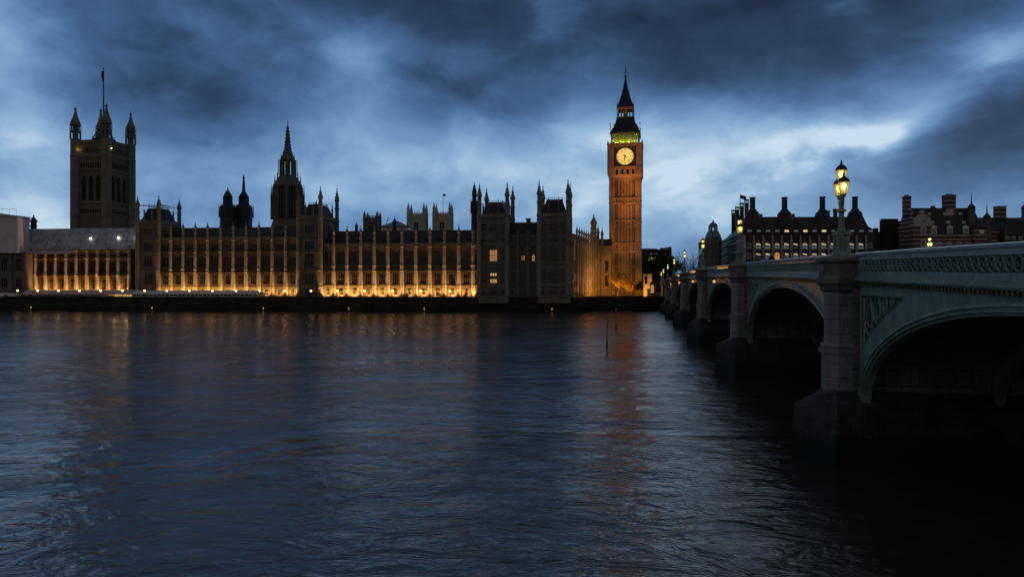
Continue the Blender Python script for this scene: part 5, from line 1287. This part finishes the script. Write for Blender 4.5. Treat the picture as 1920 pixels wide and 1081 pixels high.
def office_window(x, zlo, zhi, wd, y, glass, light, arched=True, par=P):
    g = MB(); pts = [(-wd/2,0),(wd/2,0),(wd/2,(zhi-zlo)*.75),(wd*.3,(zhi-zlo)*.95),(0,(zhi-zlo)),(-wd*.3,(zhi-zlo)*.95),(-wd/2,(zhi-zlo)*.75)]
    g.rings([[(a,0,b) for a,b in pts],[(a,.06,b) for a,b in pts]]); o = g.build('window', M[glass], par, (x,y,zlo))
    fr = MB(); fr.box(-wd/2,wd/2,-.06,-.001,(zhi-zlo)*.52,(zhi-zlo)*.60); fr.box(-.05,.05,-.05,-.001,0,(zhi-zlo)*.52); fr.build('frame', M['bronze'], o)
    if light:
        l = MB(); h = zhi-zlo; a = random.uniform(.05,.16); l.rings([[(-wd*.42,-.03,h*(.74+a)),(-wd*.42,-.03,h*.70),(wd*.42,-.03,h*.62),(wd*.42,-.03,h*.72)],[(-wd*.42,-.005,h*(.74+a)),(-wd*.42,-.005,h*.70),(wd*.42,-.005,h*.62),(wd*.42,-.005,h*.72)]]); l.build('ceiling_light', M['lit_office'], o)
LITROWS = {0:'01111111110110', 1:'01101111111100', 2:'01110111100000'}
for i in range(nb):
    x = (bx[i]+bx[i]+WL/nb)/2
    for r, (a, b) in enumerate(((467,454.5),(486,473),(504,491.5))):
        lt = LITROWS[r][i] == '1'; gl = 'lit_dim' if lt and (i*7+r*3) % 5 else 'office_glass'
        if r == 1 and i == 3: gl = 'lit_amber'
        office_window(x, zf(a), zf(b), 1.9, front_in-.1, gl, lt)
    MB().box(-.85,.85,0,.1,0,zf(427)-zf(434.5)).build('window', M['lit_dim'] if i != 6 else M['lit_warm'], P, (x,.6+(zf(441)-ev)*0+0.15,zf(434.5+2))) if False else None
# attic windows lie in dormer boxes on the lower roof slope
for i in range(nb):
    x = bx[i]+WL/nb/2
    d = MB(); d.box(-1.0,1.0,-.9,1.5,zf(437)+.45,zf(430)); d.rings([[(-1.0,-.9,zf(430)),(1.0,-.9,zf(430)),(.0,-.6,zf(426))],[(-1.0,2.4,zf(430)),(1.0,2.4,zf(430)),(.0,2.6,zf(426))]])
    o = d.build('dormer', M['bronze'], P, (x,1.0,0)); MB().box(-.8,.8,-.96,-.905,zf(436.2)+.3,zf(431)).build('window', M['lit_dim' if i not in (4,6,8) else 'lit_office'], o)
mb = MB(); mb.rings([[(WL*.44,5.6,zf(420)),(WL*.60,5.6,zf(420)),(WL*.59,7.2,zf(414.5)),(WL*.45,7.2,zf(414.5))],[(WL*.44,9,zf(420)),(WL*.60,9,zf(420)),(WL*.59,9,zf(414.5)),(WL*.45,9,zf(414.5))]]); mb.build('skylight', M['lit_dim'], P)
def chimney(x, y, py_base, py_top, r, cone=True):
    zt = zf(py_top); mb = MB()
    if cone: mb.lathe([(5.9,zf(py_base+38)),(2.75,zf(py_base+3)),(2.7,zf(py_base-1)),(2.35,zf(py_base-1.6)),(2.3,zf(py_base-4.5)),(1.65,zf(py_base-5)),(1.6,zf(py_base-8.5)),(1.2,zf(py_base-9)),(r,zf(py_base-11.5))], 10, (x,y,0))
    mb.lathe([(r,zf(py_base+6)),(r,zt-.95)], 10, (x,y,0)); mb.lathe([(r*.7,zt-1.),(r*.7,zt-.4)], 8, (x,y,0))
    for k in range(8): a = k*PI/4; mb.tube([(x+r*.9*math.cos(a),y+r*.9*math.sin(a),zt-1.),(x+r*.9*math.cos(a),y+r*.9*math.sin(a),zt-.4)], .1, 4)
    mb.lathe([(r*1.12,zt-.55),(r*1.18,zt-.3),(r*1.12,zt)], 10, (x,y,0)); mb.build('chimney', M['bronze'], P)
X = lambda px: (px-960)*(Yp+8)/F-C0.x
for px, pb, pt_, r in ((1411,398,365,1.06),(1471,398,365,1.06),(1542,398,364,1.06),(1603,397,364,1.06)): chimney(X(px), 8, pb, pt_, r)
for px, pt_, yy in ((1425.5,393,16),(1486,392.5,16),(1552,386,16),(1566,379.5,22)): X2 = (px-960)*(Yp+yy)/F-C0.x; chimney(X2, yy, 405, pt_+1, .85, False)
for k_, (px, pt_) in enumerate(((1400,374),(1391,380.5),(1382.5,387.5),(1375,393.5))):
    yy = 14+13*k_; Xq = (px-960)*(Yp+yy)/F-C0.x; zt = zz(pt_, Yp+yy); mb = MB(); mb.lathe([(.9,ev-2),(.85,zt-1.4)],10,(Xq,yy,0)); mb.lathe([(1.0,zt-.5),(1.0,zt)],10,(Xq,yy,0)); [mb.tube([(Xq+.85*math.cos(a*PI/3),yy+.85*math.sin(a*PI/3),zt-1.5),(Xq+.85*math.cos(a*PI/3),yy+.85*math.sin(a*PI/3),zt-.4)],.1,4) for a in range(6)]; mb.build('chimney', M['bronze'], P)
# roof ribs fanning from the chimneys
mb = MB()
for px in (1411,1471,1542,1603):
    xc = X(px)
    for d in (-7,-4.2,-1.4,1.4,4.2,7):
        if xc+d > WL-1.5: continue
        mb.tube([(xc+d*.25,8.0,zf(405)),(xc+d*.7,4.3,zf(421)),(xc+d,.2,ev+.5)], .2, 4)
mb.build('roof_rib', M['bronze'], P)
# flank windows
for r, (za, zb2) in enumerate(((zf(467),zf(455)),(zf(485),zf(474)),(zf(503),zf(492)))):
    for i in range(16):
        d = 3+5*i; q = su*d; o = MB().box(-.07,.07,-1.3,1.3,za,zb2).build('window', M['office_glass'] if r == 0 and i in (1,3) else M['flank_glass'], P, (q.x-.0,q.y,0), -BA)
mb = MB()
for z in (zf(452),zf(470),zf(489)): mb.rings([[(-.3,.3,z),(0,.3,z),(0,.3,z+.8),(-.3,.3,z+.8)],[(su.x*SL-.3,su.y*SL,z),(su.x*SL,su.y*SL,z),(su.x*SL,su.y*SL,z+.8),(su.x*SL-.3,su.y*SL,z+.8)]])
mb.build('string_course', M['pier_stone'], P)
mb = MB(); yy = 50; Xq = (1388-960)*(Yp+yy)/F-C0.x; mb.tube([(Xq,yy,zf(410)),(Xq,yy,zz(363,Yp+yy))],[.2,.12],5); mb.build('flagpole', M['iron'], P)
q = MB(); A = [(Xq+.1+.5*i,yy+.35*math.sin(i*1.1),zz(364.5,Yp+yy)-.18*i) for i in range(6)]; Bq = [(a[0],a[1],a[2]-1.7) for a in A]; q.strip(A,Bq); q.strip([(a[0],a[1]+.06,a[2]) for a in A],[(a[0],a[1]+.06,a[2]) for a in Bq]); q.build('flag', M['coat'], P)
# plain dark block between
Yd = 300; p = at(1646,480,Yd); s = Yd/F
t = thing('brick_block', 'plain windowless dark brick block between the bronze office and the banded house', 'building', (p.x,Yd,0), 0); mb = MB(); mb.box(10*s,46*s,0,3,4,zz(414,Yd)); mb.frus((10*s,38*s,0,3),zz(414,Yd),(12*s,38*s,0,3),zz(411,Yd)); mb.box(-9*s,10*s,1,3,4,zz(434,Yd)); mb.box(-3*s,4*s,1.2,2.8,zz(434,Yd),zz(427,Yd)); mb.build('wall', M['brick_dark'], t); mb = MB(); mb.box(9.6*s,37.4*s,-.2,3.2,zz(411,Yd),zz(410,Yd)); mb.build('coping', M['office_dark'], t)
# banded brick house
Yn = 285; s = Yn/F; p = at(1709,480,Yn); zf = lambda py: zz(py, Yn)
N_ = thing('brick_house', 'red brick house with pale stone bands, steep slate roof, gable and striped chimneys', 'building', (p.x,Yn,0), 0); u = lambda px: (px-1709)*s
un = lambda px, y: (px-960)*(Yn+y)/F-p.x
mb = MB(); mb.box(0,u(1846),0,8,4,zf(441)); mb.box(0,u(1743),-1.2,0,4,zf(422)); mb.rings([[(-.02,-.2,4),(-.8,8,4),(3,8.2,4),(3,.1,4)],[(-.02,-.2,zf(421)),(-.8,8,zf(424)),(3,8.2,zf(424)),(3,.1,zf(421))]])
mb.rings([[(-.02,-.1,zf(421)),(-.8,8,zf(424)),(1.5,8,zf(424)),(1.5,0,zf(421))],[(un(1705,2),2,zf(394)),(un(1694,7),7,zf(394)),(1.6,7,zf(394)),(1.6,2,zf(394))]]); mb.build('wall', M['banded_brick'], N_)
mb = MB(); mb.rings([[(.0,-.3,zf(440)),(u(1847),-.3,zf(440)),(u(1847),8.3,zf(440)),(0,8.3,zf(440))],[(un(1708,3.5),3.6,zf(388)),(un(1825,3.5),3.6,zf(388)),(un(1825,3.5),5,zf(388)),(un(1708,3.5),5,zf(388))]]); mb.build('roof', M['slate'], N_)
# gable
mb = MB(); gx = u(1728); pr = [(-3.2,zf(422)),(3.2,zf(422)),(3.2,zf(414)),(2.6,zf(408)),(1.4,zf(404)),(.5,zf(402)),(.2,zf(394)),(-.2,zf(394)),(-.5,zf(402)),(-1.4,zf(404)),(-2.6,zf(408)),(-3.2,zf(414))]
mb.rings([[(gx+a,-1.25,b) for a,b in pr],[(gx+a,1.2,b) for a,b in pr]]); mb.build('gable', M['stone_pale'], N_)
mb = MB(); mb.box(u(1703),u(1745),-1.45,-1.26,zf(423.6),zf(421.6)); mb.box(0,u(1847),-.4,-.001,zf(443),zf(440.4)); mb.build('cornice', M['stone_pale'], N_)
for px, a, b in ((1728,417.5,412),(1728,440,426),(1728,463,451)): o = MB().box(-1.05,1.05,-.12,.0,zf(a)-.2,zf(b)+.2).build('window', M['white_paint'], N_, (u(px),-1.26,0)); MB().box(-.85,.85,-.16,-.121,zf(a),zf(b)).build('pane', M['office_glass'], o)
for i, px in enumerate((1751,1781,1811)):
    mb = MB(); mb.box(-1.05,1.05,-.5,1.6,zf(440),zf(426.5)); mb.rings([[(-1.25,-.6,zf(426.5)),(1.25,-.6,zf(426.5)),(0,-.6,zf(422))],[(-1.25,3,zf(426.5)),(1.25,3,zf(426.5)),(0,3,zf(422))]]); o = mb.build('dormer', M['white_paint'], N_, (u(px),.3,0)); g = MB(); g.box(-.75,-.06,-.55,-.501,zf(438.5),zf(428)); g.box(.06,.75,-.55,-.501,zf(438.5),zf(428)); g.build('pane', M['office_glass'], o)
for px, py in ((1747,416),(1776.5,416),(1806,416),(1741.5,400),(1771,400),(1800,400)):
    f = (440-py)/52; y = -.3+3.9*f; mb = MB(); mb.box(-.55,.55,y-.6,y+.5,zf(py+2.4),zf(py-2.4)); o = mb.build('dormer', M['white_paint'], N_, (un(px,y),0,0)); MB().box(-.3,.3,y-.64,y-.601,zf(py+1.4),zf(py-1.4)).build('pane', M['office_glass'], o)
mb = MB(); g = [(-1.4,zf(403)),(1.4,zf(403)),(1.4,zf(394)),(.9,zf(391.5)),(0,zf(390.5)),(-.9,zf(391.5)),(-1.4,zf(394))]; mb.rings([[(un(1781,2.4)+a,2.4,b) for a,b in g],[(un(1781,2.4)+a,4.2,b) for a,b in g]]); mb.build('chimney_gable', M['stone_pale'], N_)
for px, a, b, w_, y in ((1700,395,366,11,3.5),(1779,392,363,17,4.5)):
    mb = MB(); h = w_*s/2; u_ = u; u = lambda q_, y=y: un(q_, y); mb.box(u(px)-h,u(px)+h,y-h,y+h,zf(a+8),zf(b+3)); mb.frus((u(px)-h,u(px)+h,y-h,y+h),zf(b+3),(u(px)-h-.3,u(px)+h+.3,y-h-.3,y+h+.3),zf(b+2)); mb.frus((u(px)-h-.1,u(px)+h+.1,y-h-.1,y+h+.1),zf(b+2),(u(px)-h,u(px)+h,y-h,y+h),zf(b)); o = mb.build('chimney', M['banded_brick'], N_); pt2 = MB(); [pt2.lathe([(.25,zf(b)),(.2,zf(b)+.5)],6,(u(px)-h*.6+h*.4*k,y,0)) for k in range(4)]; pt2.build('chimney_pot', M['brick_dark'], o); u = u_
MB().box(u(1758),u(1764.5),3.7,4.9,zf(389),zf(384)).build('vent', M['iron'], N_)
def corner_turret(par, x, y, py0, py1, py2, m='stone_grey', r=1.35):
    z = zf; MB().lathe([(r,z(py0+45)),(r,z(py0+4)),(r*1.1,z(py0+3)),(r,z(py0))], 10, (x,y,0)).build('turret', M[m], par); MB().lathe([(r*.95,z(py0)),(r*1.1,z(py0-3)),(r*.95,z(py0-6)),(r*.5,z(py0-9)),(r*.26,z(py0-11)),(r*.22,z(py1+3)),(.06,z(py2))], 10, (x,y,0)).build('turret_cap', M['iron'], par)
corner_turret(N_, u(1825), 1.2, 392, 378, 361)
mb = MB(); mb.box(u(1822),u(1846),-1.5,0,4,zf(427)); mb.build('bay', M['banded_brick'], N_); mb = MB(); mb.rings([[(u(1820),-1.8,zf(427)),(u(1848),-1.8,zf(427)),(u(1848),6,zf(427)),(u(1820),6,zf(427))],[(u(1826),2.5,zf(408)),(u(1834),2.5,zf(408)),(u(1834),5,zf(408)),(u(1826),5,zf(408))]]); mb.build('bay_roof', M['slate'], N_); MB().box(-.9,.9,-.05,0,zf(438),zf(431)).build('window', M['white_paint'], N_, (u(1836),-1.51,0))
for px in (1751,1762,1780,1798,1815): o = MB().box(-.9,.9,-.06,0,zf(463),zf(454)).build('window', M['white_paint'], N_, (u(px),-.02,0)); MB().box(-.7,.7,-.1,-.061,zf(462),zf(455)).build('pane', M['office_glass'], o)
# second brick house
p = at(1850,480,Yn+8); N2 = thing('brick_house', 'darker brick house with spiked corner turrets at the edge of the view', 'building', (p.x,Yn+8,0), 0); s2 = (Yn+8)/F; u2 = lambda px: (px-1850)*s2
mb = MB(); mb.box(0,u2(1990),0,18,4,zf(428)); mb.build('wall', M['banded_brick'], N2)
mb = MB(); mb.rings([[(0,-.3,zf(428)),(u2(1990),-.3,zf(428)),(u2(1990),18,zf(428)),(0,18,zf(428))],[(u2(1856),7,zf(401.5)),(u2(1985),7,zf(401.5)),(u2(1985),11,zf(401.5)),(u2(1856),11,zf(401.5))]]); mb.build('roof', M['slate'], N2)
corner_turret(N2, u2(1852), .5, 407, 392, 378); corner_turret(N2, u2(1919), -1, 390, 372, 356)
mb = MB(); mb.box(u2(1890),u2(1906),6,9,zf(410),zf(381)); mb.frus((u2(1890),u2(1906),6,9),zf(381),(u2(1889),u2(1907),5.7,9.3),zf(379)); mb.build('chimney', M['banded_brick'], N2)
mb = MB(); mb.box(u2(1871),u2(1990),-3.5,-.4,4,zf(436)); mb.build('bay', M['brick_dark'], N2); mb = MB(); mb.rings([[(u2(1870),-3.8,zf(436)),(u2(1990),-3.8,zf(436)),(u2(1990),-.3,zf(436)),(u2(1872),-.3,zf(436))],[(u2(1884),-2.0,zf(414)),(u2(1990),-2.0,zf(409)),(u2(1990),-.35,zf(409)),(u2(1884),-.35,zf(414))]]); mb.build('bay_roof', M['slate'], N2)
mb = MB(); mb.box(u2(1871),u2(1990),-4.0,-3.81,zf(437.5),zf(436)); mb.tube([(u2(1871),-3.8,zf(436)),(u2(1884),-2.0,zf(414)),(u2(1990),-2.0,zf(409))], .2, 4); mb.build('cornice', M['stone_grey'], N2)
for px in (1878,1889,1902,1914): MB().box(-.9,.9,-.06,0,zf(448),zf(440)).build('window', M['office_glass'], N2, (u2(px),-3.52,0))
